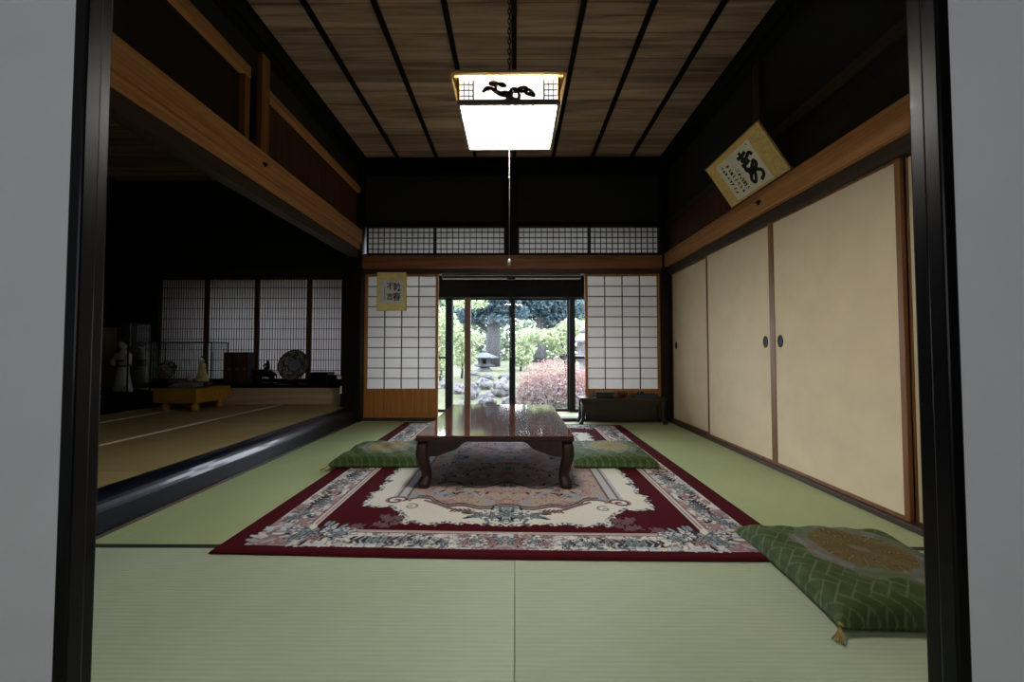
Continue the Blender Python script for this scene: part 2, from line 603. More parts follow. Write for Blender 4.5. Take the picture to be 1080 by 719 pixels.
def grid_mesh(name, P, colors, mat, parent=None, loc=None, closed_bottom=None, full_bottom=True):
    """P: (nv, nu, 3) points, colors (nv, nu, 3)"""
    nv, nu = P.shape[:2]
    me = bpy.data.meshes.new(name)
    idx = np.arange(nv * nu).reshape(nv, nu)
    f = np.stack([idx[:-1, :-1], idx[:-1, 1:], idx[1:, 1:], idx[1:, :-1]], -1).reshape(-1, 4)
    verts = P.reshape(-1, 3)
    cols = np.concatenate([colors.reshape(-1, 3), np.ones((nv * nu, 1))], 1)
    faces = [f]
    if closed_bottom is not None:
        B = closed_bottom.reshape(-1, 3)
        off = nv * nu
    if closed_bottom is not None and not full_bottom:
        rim = np.concatenate([idx[0, :-1], idx[:-1, -1], idx[-1, :0:-1], idx[:0:-1, 0]])
        k = np.arange(len(rim)) + off
        nx = np.roll(rim, -1)
        faces.append(np.stack([rim, k, np.roll(k, -1), nx], -1))
        verts = np.concatenate([verts, B[rim]])
        cols = np.concatenate([cols, cols[rim]])
    elif closed_bottom is not None:
        rim = np.concatenate([idx[0, :-1], idx[:-1, -1], idx[-1, :0:-1], idx[:0:-1, 0]])
        fb = (f + off)[:, ::-1]
        nx = np.roll(rim, -1)
        side = np.stack([rim, rim + off, nx + off, nx], -1)
        verts = np.concatenate([verts, B])
        cols = np.concatenate([cols, cols])
        faces += [fb, side]
    F = np.concatenate(faces)
    me.vertices.add(len(verts))
    me.vertices.foreach_set('co', verts.astype(np.float32).ravel())
    me.loops.add(F.size)
    me.loops.foreach_set('vertex_index', F.astype(np.int32).ravel())
    me.polygons.add(len(F))
    me.polygons.foreach_set('loop_start', np.arange(0, F.size, 4, dtype=np.int32))
    me.polygons.foreach_set('loop_total', np.full(len(F), 4, dtype=np.int32))
    me.polygons.foreach_set('use_smooth', np.ones(len(F), dtype=bool))
    me.update(calc_edges=True)
    at = me.color_attributes.new('weave', 'FLOAT_COLOR', 'POINT')
    at.data.foreach_set('color', cols.astype(np.float32).ravel())
    me.materials.append(mat)
    o = bpy.data.objects.new(name, me)
    COL.objects.link(o)
    if parent is not None:
        o.parent = parent
    if loc is not None:
        o.location = loc
    return o


# ================================================================== THE SETTING
XR, XL, YB, ZC = 1.82, -1.834, 4.38, 3.10       # right wall, raised sill, back wall, ceiling
RZ = 0.175                                      # level of the raised room

# floor: slab under the mats, level with them beneath the rug
fl = MB()
fl.box(-5.6, 2.4, -3.0, 5.30, -0.30, -0.055)
fl.box(-0.91, 0.91, 1.58, YB, -0.055, 0.0)
struct(fl.build('floor', M['tatami_y']))

# camera's own room and outer shell
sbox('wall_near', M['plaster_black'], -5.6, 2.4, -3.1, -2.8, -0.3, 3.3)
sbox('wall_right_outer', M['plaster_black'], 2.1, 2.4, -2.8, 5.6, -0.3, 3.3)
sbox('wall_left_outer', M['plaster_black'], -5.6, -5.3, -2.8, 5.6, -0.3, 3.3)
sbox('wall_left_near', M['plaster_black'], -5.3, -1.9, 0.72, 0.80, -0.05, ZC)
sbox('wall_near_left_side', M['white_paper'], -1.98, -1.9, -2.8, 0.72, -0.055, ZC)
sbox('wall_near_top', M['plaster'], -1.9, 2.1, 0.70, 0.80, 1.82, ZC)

ce = MB()
ce.box(-5.6, 2.4, -3.1, 5.7, -0.02, 0.25)
ceil = struct(ce.build('ceiling', M['ceiling'], loc=(0, 0, ZC + 0.02)))
for k in range(-4, 5):
    x = 0.455 * k - 0.004
    if -1.75 < x < 1.72:
        MB().box(x - 0.018, x + 0.018, 0.8, 4.3, -0.050, -0.019).build('batten', M['black_wood_y'], ceil, bevel=0.004)

# --- cornices
tn = [0]


def trim(m, *b, bevel=0.003):
    tn[0] += 1
    return sbox('trim_%d' % tn[0], m, *b, bevel=bevel)


def cornice(side):
    m = MB()
    if side == 'back':
        m.prism([(4.27, 3.10), (4.27, 3.05), (4.33, 3.02), (4.33, 2.98), (4.41, 2.95), (4.41, 3.10)], -1.80, 1.78, 'yz')
        mat = M['black_wood']
    else:
        s = 1 if side == 'right' else -1
        x = 1.80 if s > 0 else 1.84
        pts = [(s * (x + .02), 3.10), (s * (x - .10), 3.10), (s * (x - .10), 3.05), (s * (x - .05), 3.02), (s * (x - .05), 2.99), (s * (x + .02), 2.96)]
        m.prism(pts, 0.8, 4.40, 'xz')
        mat = M['black_wood_y']
    tn[0] += 1
    return struct(m.build('trim_%d' % tn[0], mat, bevel=0.003))


for s in ('back', 'right', 'left'):
    cornice(s)

# ------------------------------------------------------------------ tatami mats


def mat_of(label, x0, x1, y0, y1, top, m, edges, heri, group, thick=0.055):
    cx, cy = (x0 + x1) / 2, (y0 + y1) / 2
    w, d = (x1 - x0) / 2 - 0.0006, (y1 - y0) / 2 - 0.0006
    t = thing('tatami_mat', label, 'tatami mat', (cx, cy, top - thick), 0, group)
    MB().box(-w, w, -d, d, 0, thick).build('rush_cover', m, t, bevel=0.003)
    for e in edges:
        b = MB()
        hw = 0.026 if heri is M['heri'] else 0.045
        if e == 'far':
            b.box(-w, w, d - hw, d + 0.0005, thick - 0.02, thick + 0.0015)
        elif e == 'right':
            b.box(w - hw, w + 0.0005, -d, d, thick - 0.02, thick + 0.0015)
        elif e == 'left':
            b.box(-w - 0.0005, -w + hw, -d, d, thick - 0.02, thick + 0.0015)
        b.build('cloth_edging', heri, t)
    return t


G1 = 'green tatami mats of the main room'
mat_of('wide green tatami mat nearest the viewer, left of the centre seam', XL - .02, 0.0, 0.67, 1.58, 0, M['tatami_x'], ['far'], M['heri'], G1)
mat_of('wide green tatami mat nearest the viewer, right of the centre seam', 0.0, 1.83, 0.67, 1.58, 0, M['tatami_x'], ['far'], M['heri'], G1)
mat_of('long green tatami mat between the rug and the black raised sill', XL - .02, -0.91, 1.58, 3.40, 0, M['tatami_y'], [], M['heri'], G1)
mat_of('green half tatami mat at the foot of the left shoji door', XL - .02, -0.91, 3.40, YB, 0, M['tatami_y'], [], M['heri'], G1)
mat_of('long green tatami mat between the rug and the tan sliding doors', 0.91, 1.83, 1.58, 3.40, 0, M['tatami_y'], [], M['heri'], G1)
mat_of('green half tatami mat under the dark bench in the back corner', 0.91, 1.83, 3.40, YB, 0, M['tatami_y'], [], M['heri'], G1)
G2 = 'aged tan tatami mats of the raised room'
cols = [(-2.866, -1.956, 'bordering the black sill'), (-3.776, -2.866, 'second from the black sill'), (-4.2, -3.776, 'beside the dark platform')]
rows = [(0.85, 2.0, 'nearest'), (2.0, 3.4, 'middle'), (3.4, 4.52, 'farthest')]
for (x0, x1, a) in cols:
    for (y0, y1, b) in rows:
        mat_of('%s tan tatami mat of the raised room, in the row %s' % (b, a), x0, x1, y0, y1, RZ, M['tatami_old'], ['left'] if x0 > -4 else [], M['heri_old'], G2)
# base of the raised room
sbox('floor_raised', M['black_wood'], -5.3, -1.956, 0.80, 4.86, -0.055, RZ - 0.055)

# raised sill: polished, round-shouldered beam
pts = [(-1.957, -0.05), (-1.834, -0.05), (-1.834, 0.07)]
for k in range(0, 9):
    a = R(90 * k / 8)
    pts.append((-1.904 + 0.07 * math.cos(a), 0.085 + 0.09 * math.sin(a)))
pts.append((-1.957, 0.175))
tn[0] += 1
struct(MB().prism(pts, 0.80, 4.30, 'xz').build('trim_%d' % tn[0], M['sill_lacquer']))
trim(M['kamoi_y'], -1.834, -1.815, 0.80, 4.34, 0.0, 0.012)

# ------------------------------------------------------------------ right wall: sliding doors, lintel, transom
trim(M['kamoi_y'], 1.80, 1.90, 0.80, 4.36, -0.05, 0.028)
trim(M['kamoi_y'], 1.80, 1.90, 0.80, 4.36, 1.735, 1.815)             # lintel
trim(M['brown_y'], 1.765, 1.90, 0.80, 4.40, 1.815, 1.975, bevel=0.006)  # beam over it
trim(M['kamoi_y'], 1.80, 1.90, 0.80, 4.36, 2.29, 2.36)
trim(M['board_dark'], 1.80, 1.86, 2.685, 2.755, 1.975, 2.98)           # post
sbox('wall_right', M['plaster'], 1.83, 1.90, 0.80, 4.40, 2.36, ZC)
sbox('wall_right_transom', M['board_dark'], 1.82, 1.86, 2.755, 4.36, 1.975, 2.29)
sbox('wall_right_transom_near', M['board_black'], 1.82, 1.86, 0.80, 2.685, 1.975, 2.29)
sbox('wall_right_backing', M['plaster_black'], 1.92, 2.10, 0.80, 4.40, -0.05, ZC)


def fusuma(n, y0, y1, x, pull_y, mat=None, frame=None, z0=0.028, z1=1.737, sw=0.026, th=0.022):
    d = struct_empty('door_%d' % n, (x, (y0 + y1) / 2, z0))
    w, h = (y1 - y0) / 2, z1 - z0
    MB().box(0.004, th - 0.003, -w + sw * .6, w - sw * .6, sw * .6, h - sw * .6).build('paper_panel', mat or M['fusuma'], d)
    f = MB()
    f.box(0, th, -w, -w + sw, 0, h).box(0, th, w - sw, w, 0, h).box(0.001, th, -w + sw, w - sw, 0, sw * .8).box(0.001, th, -w + sw, w - sw, h - sw * .55, h)
    f.build('door_frame', frame or M['frame_brown'], d, bevel=0.002)
    if pull_y is not None:
        p = MB()
        p.lathe([(0.024, 0.004), (0.025, -0.001), (0.020, -0.002), (0.017, 0.0), (0.001, 0.001)], 20, (0, 0, 0), 'x')
        p.xform(Matrix.Diagonal((1, 1, 1.75, 1)))
        p.build('door_pull', M['iron'], d, loc=(0.0015, pull_y - (y0 + y1) / 2, 0.86), smooth=True)
    return d


# panel edges follow the photograph: 744.5 / 813 / 950 px
yA, yB_, yC = 390 * XR / 201.7, 390 * XR / 270.2, 390 * XR / 408.0
fusuma(1, yA - 0.02, 4.355, 1.848, 4.25)
fusuma(2, yB_, yA, 1.822, yB_ + 0.075)
fusuma(3, yC, yB_, 1.822, yB_ - 0.075)
fusuma(4, 0.86, yC + 0.001, 1.848, None, sw=0.012)

# ------------------------------------------------------------------ back wall
PXW = 390.0


def bx(px, y=YB):
    return (px - 542.8) / PXW * y


def bz(py, y=YB):
    return EYE - (py - 371.0) / PXW * y


trim(M['black_wood_z'], -2.03, -1.80, 4.30, 4.56, -0.05, ZC, bevel=0.01)     # left pillar
trim(M['black_wood_z'], 1.735, 1.83, 4.34, 4.48, -0.05, ZC, bevel=0.006)     # right pillar
trim(M['kamoi_x'], -1.80, 1.735, 4.37, 4.50, -0.05, 0.035)                   # threshold
trim(M['kamoi_x'], -1.80, 1.735, 4.37, 4.50, 1.745, 1.80)                    # lintel
trim(M['brown_x'], -2.0, 1.735, 4.325, 4.50, 1.80, 1.955, bevel=0.006)       # beam
trim(M['black_wood'], -1.80, 1.735, 4.38, 4.47, 1.955, 1.985)
trim(M['black_wood'], -1.80, 1.735, 4.38, 4.47, 2.325, 2.37)
trim(M['black_wood_z'], -0.115, 0.04, 4.35, 4.47, 1.955, 2.98)               # centre post
sbox('wall_back', M['plaster'], -1.80, 1.735, 4.41, 4.47, 2.37, ZC)


def ranma(n, x0, x1):
    z0, z1 = 1.985, 2.325
    wn = struct_empty('window_%d' % n, ((x0 + x1) / 2, 4.40, z0))
    w, h = (x1 - x0) / 2, z1 - z0
    MB().box(-w, w, 0.030, 0.032, 0, h).build('paper', M['shoji'], wn)
    f = MB().box(-w, -w + .018, 0, .03, 0, h).box(w - .018, w, 0, .03, 0, h).box(-w, w, 0, .03, 0, .016).box(-w, w, 0, .03, h - .016, h)
    f.build('window_frame', M['kumiko_dark'], wn)
    k = MB()
    for i in range(1, 12):
        x = -w + 2 * w * i / 12
        k.box(x - .004, x + .004, .014, .03, .01, h - .01)
    for i in range(1, 5):
        z = h * i / 5
        k.box(-w + .01, w - .01, .014, .03, z - .004, z + .004)
    k.build('lattice', M['kumiko_dark'], wn)


ranma(1, bx(384), bx(457.3))
ranma(2, bx(457.3), bx(533))
ranma(3, bx(546), bx(622.5))
ranma(4, bx(622.5), 1.735)


def shoji(n, x0, x1, y, cols=4, rows=11):
    d = struct_empty('door_%d' % n, ((x0 + x1) / 2, y, 0.035))
    w, h = (x1 - x0) / 2, 1.71
    zp = 0.33
    MB().box(-w + .01, w - .01, .024, .026, zp, h - .01).build('paper', M['shoji'], d)
    f = MB().box(-w, -w + .032, 0, .03, 0, h).box(w - .032, w, 0, .03, 0, h)
    f.box(-w, w, .001, .03, 0, .04).box(-w, w, .001, .03, zp - .02, zp + .012).box(-w, w, .001, .03, h - .022, h)
    f.build('door_frame', M['honey_z'], d, bevel=0.002)
    MB().box(-w + .03, w - .03, .008, .02, .035, zp - .015).build('lower_panel', M['honey_z'], d)
    k = MB()
    for i in range(1, cols):
        x = -w + .032 + (2 * w - .064) * i / cols
        k.box(x - .0045, x + .0045, .008, .024, zp, h - .01)
    for i in range(1, rows):
        z = zp + .012 + (h - zp - .034) * i / rows
        k.box(-w + .02, w - .02, .008, .024, z - .0045, z + .0045)
    k.build('lattice', M['kumiko'], d)


shoji(5, -1.795, bx(461.5), 4.40)
shoji(6, bx(617.5), 1.733, 4.40)

# curtain rail under the lintel
rl = thing('curtain_rail', 'pale ribbed curtain rail under the lintel above the garden doors', 'curtain rail', (-0.04, 4.47, 1.70))
b = MB().box(-0.84, 0.84, 0, 0.02, 0, 0.045)
b.build('rail', M['white'], rl)
b = MB().box(-.83, .83, -.003, -.001, .010, .036)
for i in range(56):
    x = -0.83 + 1.66 * i / 55
    b.box(x - .005, x + .005, -0.008, 0.001, 0.006, 0.04)
b.build('gliders', M['kamoi_x'], rl)
MB().box(-0.05, 0.05, -0.02, 0.022, -0.008, 0.03).build('centre_bracket', M['iron'], rl)

# veranda behind the shoji
YG = 5.45
sbox('floor_veranda', M['veranda'], -5.3, 2.1, 4.50, 5.52, -0.16, -0.06)
sbox('wall_veranda_right', M['plaster'], 1.75, 2.1, 4.5, 5.52, -0.06, ZC)
sbox('wall_outer_left', M['plaster_black'], -5.3, -4.3, 5.42, 5.52, -0.06, ZC)
sbox('wall_outer_left_top', M['plaster_black'], -4.3, -1.80, 5.42, 5.52, 1.75, ZC)
sbox('wall_outer_left_low', M['plaster_black'], -4.3, -1.80, 5.42, 5.52, -0.06, 0.30)
wn = struct_empty('window_10', (-3.05, 5.47, 0.30))  # unseen window, added to brighten the raised room's shoji from behind
MB().box(-1.25, 1.25, 0, .005, 0, 1.45).build('pane', M['glass'], wn)
MB().box(-1.25, -1.20, -.02, .03, 0, 1.45).box(-.03, .03, -.02, .03, 0, 1.45).box(1.20, 1.25, -.02, .03, 0, 1.45).build('window_frame', M['alu'], wn)
sbox('wall_outer_lintel', M['black_wood'], -1.80, 1.75, 5.40, 5.52, 1.625, 2.02)
sbox('wall_outer_top', M['plaster'], -1.80, 1.75, 5.42, 5.52, 2.48, ZC)
trim(M['alu'], -1.80, 1.75, 5.40, 5.52, -0.12, -0.085)
wn = struct_empty('window_5', (0, 5.47, 2.02))
MB().box(-1.8, 1.75, 0, .005, 0, .46).build('pane', M['glass'], wn)
MB().box(-.9, -.86, -.02, .03, 0, .46).box(-.02, .02, -.02, .03, 0, .46).box(.86, .9, -.02, .03, 0, .46).build('window_frame', M['alu'], wn)


def glass_door(n, x0, x1, y, rail, s0=0.06, s1=0.06, latch=None):
    d = struct_empty('door_%d' % n, ((x0 + x1) / 2, y, -0.085))
    w, h = (x1 - x0) / 2, 1.71
    MB().box(-w + .01, w - .01, .012, .017, .03, h - .02).build('pane', M['glass'], d)
    f = MB().box(-w, -w + s0, 0, .03, 0, h).box(w - s1, w, 0, .03, 0, h).box(-w, w, .001, .029, 0, .06).box(-w, w, .001, .029, h - .04, h)
    if rail:
        f.box(-w, w, .002, .028, 0.80, 0.83)
    f.build('door_frame', M['alu'], d, bevel=0.002)
    if latch is not None:
        MB().box(latch - .035, latch + .035, -.02, .001, .74, .84).build('latch', M['alu'], d, bevel=0.006)


glass_door(7, -1.80, -0.915, 5.41, True, s1=.10, latch=0.40)
glass_door(8, -0.95, 0.0, 5.45, False, s1=.05, s0=.04)
glass_door(9, -0.08, 0.83, 5.485, False, s0=.09, s1=.05)
glass_door(10, 0.80, 1.75, 5.41, True, s0=.085, latch=-0.42)
trim(M['post_brown'], -0.72, -0.635, 5.30, 5.385, -0.06, 1.66)
trim(M['black_wood'], -1.80, 1.75, 5.29, 5.40, 1.60, 1.98)

# ------------------------------------------------------------------ left side: beam, transom, raised room
trim(M['brown_y'], -1.90, -1.80, 0.80, 4.32, 2.09, 2.25, bevel=0.006)
trim(M['brown_y'], -1.885, -1.815, 0.80, 4.32, 2.015, 2.085)
trim(M['kamoi_y'], -1.93, -1.83, 0.80, 4.32, 1.92, 2.015)
trim(M['brown_z'], -1.875, -1.81, 2.585, 2.67, 2.25, 2.97, bevel=0.004)      # transom post
trim(M['brown_y'], -1.875, -1.815, 2.67, 4.32, 2.695, 2.755)
trim(M['brown_y'], -1.875, -1.815, 0.80, 2.48, 2.695, 2.775)
trim(M['brown_z'], -1.875, -1.82, 2.43, 2.48, 2.25, 2.70)
trim(M['black_wood_z'], -1.90, -1.85, 2.48, 2.585, 2.25, 2.76)
sbox('wall_left', M['plaster'], -1.90, -1.85, 0.80, 4.40, 2.755, ZC)
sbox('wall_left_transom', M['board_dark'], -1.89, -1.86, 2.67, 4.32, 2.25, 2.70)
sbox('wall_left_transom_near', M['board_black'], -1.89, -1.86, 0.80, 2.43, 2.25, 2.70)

# raised room back: sill shelf, shoji, wall above
sbox('wall_raised_riser', M['riser'], -5.3, -2.03, 4.54, 4.60, RZ - 0.05, 0.375)
trim(M['black_wood'], -5.3, -2.03, 4.52, 4.90, 0.375, 0.41)
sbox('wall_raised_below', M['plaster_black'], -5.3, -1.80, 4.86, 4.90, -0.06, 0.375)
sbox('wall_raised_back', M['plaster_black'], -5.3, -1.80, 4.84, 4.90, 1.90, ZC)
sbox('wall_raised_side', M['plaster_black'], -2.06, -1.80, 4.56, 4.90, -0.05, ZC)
trim(M['kamoi_x'], -5.3, -2.03, 4.80, 4.90, 1.80, 1.90)
trim(M['kamoi_x'], -5.3, -2.03, 4.83, 4.90, 0.41, 0.435)


def fine_shoji(n, x0, x1):
    z0, z1 = 0.435, 1.80
    wn = struct_empty('window_%d' % n, ((x0 + x1) / 2, 4.84, z0))
    w, h = (x1 - x0) / 2, z1 - z0
    MB().box(-w, w, .026, .028, 0, h).build('paper', M['shoji_dim'], wn)
    MB().box(-w, -w + .024, 0, .03, 0, h).box(w - .024, w, 0, .03, 0, h).box(-w, w, 0, .03, 0, .03).box(-w, w, 0, .03, h - .03, h).build('window_frame', M['board_dark'], wn)
    k = MB()
    nv = 20
    for i in range(1, nv):
        x = -w + 2 * w * i / nv
        k.box(x - .0024, x + .0024, .016, .026, .02, h - .02)
    for i in range(1, 10):
        z = h * i / 10
        k.box(-w + .02, w - .02, .012, .026, z - .0035, z + .0035)
    k.build('lattice', M['kumiko_dark'], wn)


ys = 4.84
ex = [bx(163, ys), bx(214, ys), bx(268, ys), bx(324, ys), bx(366, ys) - 0.0]
ex[4] = -2.06
for i in range(4):
    fine_shoji(6 + i, ex[i], ex[i + 1])
sbox('wall_raised_corner', M['plaster_black'], -5.3, ex[0], 4.84, 4.90, 0.41, 1.80)
# platform along the far left wall of the raised room
trim(M['black_wood_y'], -5.3, -4.2, 0.85, 4.52, RZ - 0.05, 0.345)

# ------------------------------------------------------------------ near sliding doors framing the view (white paper, black stiles)


def near_door(n, x0, x1, y0, th=0.03):
    d = struct_empty('door_%d' % n, ((x0 + x1) / 2, y0, -0.03))
    w, h, sw = (x1 - x0) / 2, 1.80, 0.026
    MB().box(-w + sw * .5, w - sw * .5, .004, th - .004, sw, h - sw).build('paper_panel', M['white_paper'], d)
    f = MB().box(-w, -w + sw, 0, th, 0, h).box(w - sw, w, 0, th, 0, h).box(-w, w, .001, th, 0, sw).box(-w, w, .001, th, h - sw, h)
    f.build('door_frame', M['lacquer'], d, bevel=0.004)


near_door(11, -1.75, -0.838, 0.70)
near_door(12, -1.80, -0.858, 0.735)
near_door(13, 0.813, 1.72, 0.70)
near_door(14, 0.824, 1.79, 0.735)
trim(M['kamoi_x'], -1.90, 2.10, 0.68, 0.80, 1.765, 1.83)
trim(M['black_wood'], -1.90, 2.10, 0.695, 0.67 + 0.10, -0.055, -0.03)
sbox('wall_near_window', M['plaster_black'], -1.9, 2.1, -2.80, -2.78, -0.055, 0.5)  # strip along the foot of the near wall, below the added fill light

# ================================================================== RUG
def rug_pattern(nd, nb, HW, HL):
    """quadrant pattern on (distance from the long side, distance from the end)"""
    rg = np.random.default_rng(5)
    du, b = np.meshgrid(np.linspace(0, HW, nd), np.linspace(0, HL, nb))
    C = np.zeros((nb, nd, 3))
    BUR = np.array([0.070, 0.004, 0.008]); CRM = np.array([0.74, 0.71, 0.62]); MAU = np.array([0.36, 0.23, 0.22])
    BLU = np.array([0.24, 0.33, 0.36]); DRK = np.array([0.028, 0.026, 0.034]); GRY = np.array([0.42, 0.41, 0.42]); TAN = np.array([0.44, 0.33, 0.26])
    PAL = np.array([0.58, 0.60, 0.62])
    # smooth noise for ragged outlines
    def vnoise(s, seed):
        r2 = np.random.default_rng(seed)
        g = r2.random((int(HL / s) + 3, int(HW / s) + 3))
        x, y = du / s, b / s
        i, j = x.astype(int), y.astype(int)
        fx, fy = x - i, y - j
        fx, fy = fx * fx * (3 - 2 * fx), fy * fy * (3 - 2 * fy)
        return (g[j, i] * (1 - fx) + g[j, i + 1] * fx) * (1 - fy) + (g[j + 1, i] * (1 - fx) + g[j + 1, i + 1] * fx) * fy - 0.5
    rag = vnoise(0.028, 1) * 0.075 + vnoise(0.012, 2) * 0.035
    duj, bj = du + rag * 0.7, b + rag * 0.5
    p = np.interp(du, [0, .105, .285, .325, .44, 3], [0, 1, 2, 2.3, 3, 20])
    q = np.interp(b, [0, .048, .178, .205, .27, 3], [0, 1, 2, 2.3, 3, 40])
    e = np.minimum(p, q)
    pj = np.interp(duj, [0, .105, .285, .325, .44, 3], [0, 1, 2, 2.3, 3, 20])
    qj = np.interp(bj, [0, .048, .178, .205, .27, 3], [0, 1, 2, 2.3, 3, 40])
    ej = np.minimum(pj, qj)
    C[:] = BUR
    fl = (e > 1.03) & (e < 2)
    C[fl] = CRM
    w1, w2 = vnoise(0.045, 11), vnoise(0.016, 12)
    corner = np.exp(-((du - .22) ** 2 + (b - .12) ** 2) / .045) + .8 * np.exp(-((HW - du) ** 2 / .02))
    C[fl & (w1 + corner * .5 > .16)] = MAU * 1.2
    C[fl & (w1 < -.22)] = PAL * .9
    C[fl & (np.abs(w2) < .03) & (w1 > -.05)] = DRK * 2 + MAU * .3
    C[fl & (w2 > .30)] = PAL
    w3 = vnoise(0.024, 15)
    C[fl & (np.abs(w3) < .035)] = DRK * 2.2 + BLU * .25
    C[fl & (np.abs(w3 - .2) < .03) & (corner > .35)] = DRK * 3 + MAU * .4
    ln = (e >= 2) & (e < 2.3)
    C[ln] = MAU * 1.15
    C[(e >= 2.0) & (e < 2.04)] = DRK
    C[(e >= 2.10) & (e < 2.15)] = CRM
    C[(e >= 2.25) & (e < 2.3)] = CRM * .9
    # cream field with stepped corners
    cut = ((duj < .60) & (bj < .45)) | ((duj < .60 + (.45 - bj) * .75) & (bj < .45) & (duj < .74))
    field = (ej > 3) & ~cut
    C[field] = CRM
    # edge fringe of leaves round the cream field
    near = np.zeros_like(field)
    for dy in range(-5, 6, 1):
        for dx in range(-5, 6, 1):
            if dx * dx + dy * dy <= 26:
                near |= ~np.roll(np.roll(field, dy, 0), dx, 1)
    fr = field & near & (vnoise(0.012, 4) > 0.10)
    C[fr] = DRK * 2.0 + BLU * .3
    fr2 = field & near & (vnoise(0.015, 5) > 0.24)
    C[fr2] = BLU
    # central panel
    a = HW - du
    edge = np.where(a < .30, .47, np.where(a < .42, .47 + (a - .30) * .9, .578 - (a - .42) * .2)) + 0.02 * np.cos(a * 26)
    med = (b > edge) & (a < .56)
    n1, n2 = vnoise(0.05, 7), vnoise(0.02, 8)
    C[med] = TAN
    C[med & (n1 > .12)] = MAU * 1.1
    C[med & (n1 < -.2)] = GRY * .8
    C[med & (np.abs(n2) < .035) & (n1 > -.1)] = DRK * 2 + MAU * .25
    line = (np.abs(b - edge) < .012) & (a < .56)
    C[line] = MAU * .5
    C[(np.abs(b - edge - .028) < .006) & (a < .5)] = DRK
    st = (a >= .545) & (a < .63) & (b > .60)
    C[st] = GRY * 1.15
    C[(a >= .545) & (a < .556) & (b > .6)] = MAU * .4
    C[(a >= .60) & (a < .612) & (b > .6)] = MAU * .6
    # inner darker figure
    inn = med & (b > .80 + .05 * np.cos(a * 18)) & (a < .42)
    C[inn] = C[inn] * np.array([.75, .72, .8])
    C[med & (np.abs(b - .80 - .05 * np.cos(a * 18)) < .010) & (a < .43)] = DRK * 1.5

    def win(cx, cy, r):
        m = (np.abs(du - cx) < r) & (np.abs(b - cy) < r)
        return m

    def flower(cx, cy, r, col, n=6, ph=0.0, dark=True):
        m = win(cx, cy, r * 1.3)
        x, y = du[m] - cx, b[m] - cy
        rr, th = np.hypot(x, y), np.arctan2(y, x)
        lim = r * (.72 + .28 * np.cos(n * th + ph))
        c = C[m]
        k = rr < lim
        c[k] = col * (0.85 + 0.3 * np.cos(n * th[k] + ph))[:, None]
        if dark:
            c[(rr < lim * 1.12) & (rr > lim * .92)] = DRK
        c[rr < r * .22] = MAU * .8
        c[(rr < r * .30) & (rr > r * .22)] = DRK
        C[m] = c

    def leaf(cx, cy, l, w, ang, col):
        m = win(cx, cy, l)
        x, y = du[m] - cx, b[m] - cy
        u, v = x * math.cos(ang) + y * math.sin(ang), -x * math.sin(ang) + y * math.cos(ang)
        c = C[m]
        c[(u / l) ** 2 + (v / w) ** 2 < .9] = col
        C[m] = c

    def curve(pts, w, col):
        for i in range(len(pts) - 1):
            (x0, y0), (x1, y1) = pts[i], pts[i + 1]
            L2 = (x1 - x0) ** 2 + (y1 - y0) ** 2 + 1e-9
            m = (du > min(x0, x1) - w) & (du < max(x0, x1) + w) & (b > min(y0, y1) - w) & (b < max(y0, y1) + w)
            t = np.clip(((du[m] - x0) * (x1 - x0) + (b[m] - y0) * (y1 - y0)) / L2, 0, 1)
            dd = np.hypot(du[m] - x0 - t * (x1 - x0), b[m] - y0 - t * (y1 - y0))
            c = C[m]
            c[dd < w] = col
            C[m] = c

    def sprig(x0, y0, ang, n, step, col, ll=.022):
        x, y = x0, y0
        ps = [(x, y)]
        for k in range(n):
            x += step * math.cos(ang); y += step * math.sin(ang)
            ps.append((x, y))
            for s in (-1, 1):
                leaf(x + .6 * ll * math.cos(ang + s * .9), y + .6 * ll * math.sin(ang + s * .9), ll, ll * .36, ang + s * .9, col)
        curve(ps, .0035, col)

    def spiral(cx, cy, r, turns, ph, w, col, s=1):
        ps = [(cx + r * (1 - t) * math.cos(ph + s * t * turns * 2 * math.pi), cy + r * (1 - t) * .8 * math.sin(ph + s * t * turns * 2 * math.pi)) for t in np.linspace(0, .92, 26)]
        curve(ps, w, col)

    # end border: sprigs, bouquets
    cb = .113
    bw = .055
    for k in range(9):                                # mauve scroll near the corner
        spiral(.17 + .035 * k, .10 + .02 * math.sin(k * 2.0), .05, 1.1, k, .006, MAU * (.8 + .1 * (k % 3)), 1 if k % 2 else -1)
    for k in range(40):
        x, y = .12 + .33 * rg.random(), .06 + .15 * rg.random()
        leaf(x, y, .03 + .02 * rg.random(), .011, rg.random() * 3.1, [MAU, MAU * .75, PAL, GRY, CRM * .9][k % 5])
    sprig(.50, cb, 0, 7, .030, DRK * 1.6, .026)
    sprig(.72, cb, math.pi, 3, .03, BLU * .7, .026)
    for k in range(7):
        flower(.76 + .032 * k, cb + .018 * math.sin(k * 1.9), .025, [BLU, PAL, BLU * .8][k % 3], 5, k)
    for k in range(26):
        x, y = .74 + .22 * rg.random(), .06 + .11 * rg.random()
        leaf(x, y, .018, .006, rg.random() * 3.1, DRK * 1.8 if k % 2 else BLU * .6)
    for k in range(30):
        x, y = HW - .19 * rg.random(), .06 + .12 * rg.random()
        leaf(x, y, .034, .012, rg.random() * 3.1, [MAU, MAU * .7, GRY, PAL][k % 4])
    for k in range(5):
        flower(HW - .03 - .035 * k, cb + .012 * math.cos(k * 2.2), .034, [BLU, MAU, PAL][k % 3], 6, k)
    # corner bouquet
    for k in range(46):
        t, r = rg.random() * 6.28, .05 + .11 * rg.random()
        leaf(.37 + r * 1.35 * math.cos(t), .165 + r * .62 * math.sin(t), .028, .010, t, [PAL, CRM, BLU, DRK * 1.6][k % 4])
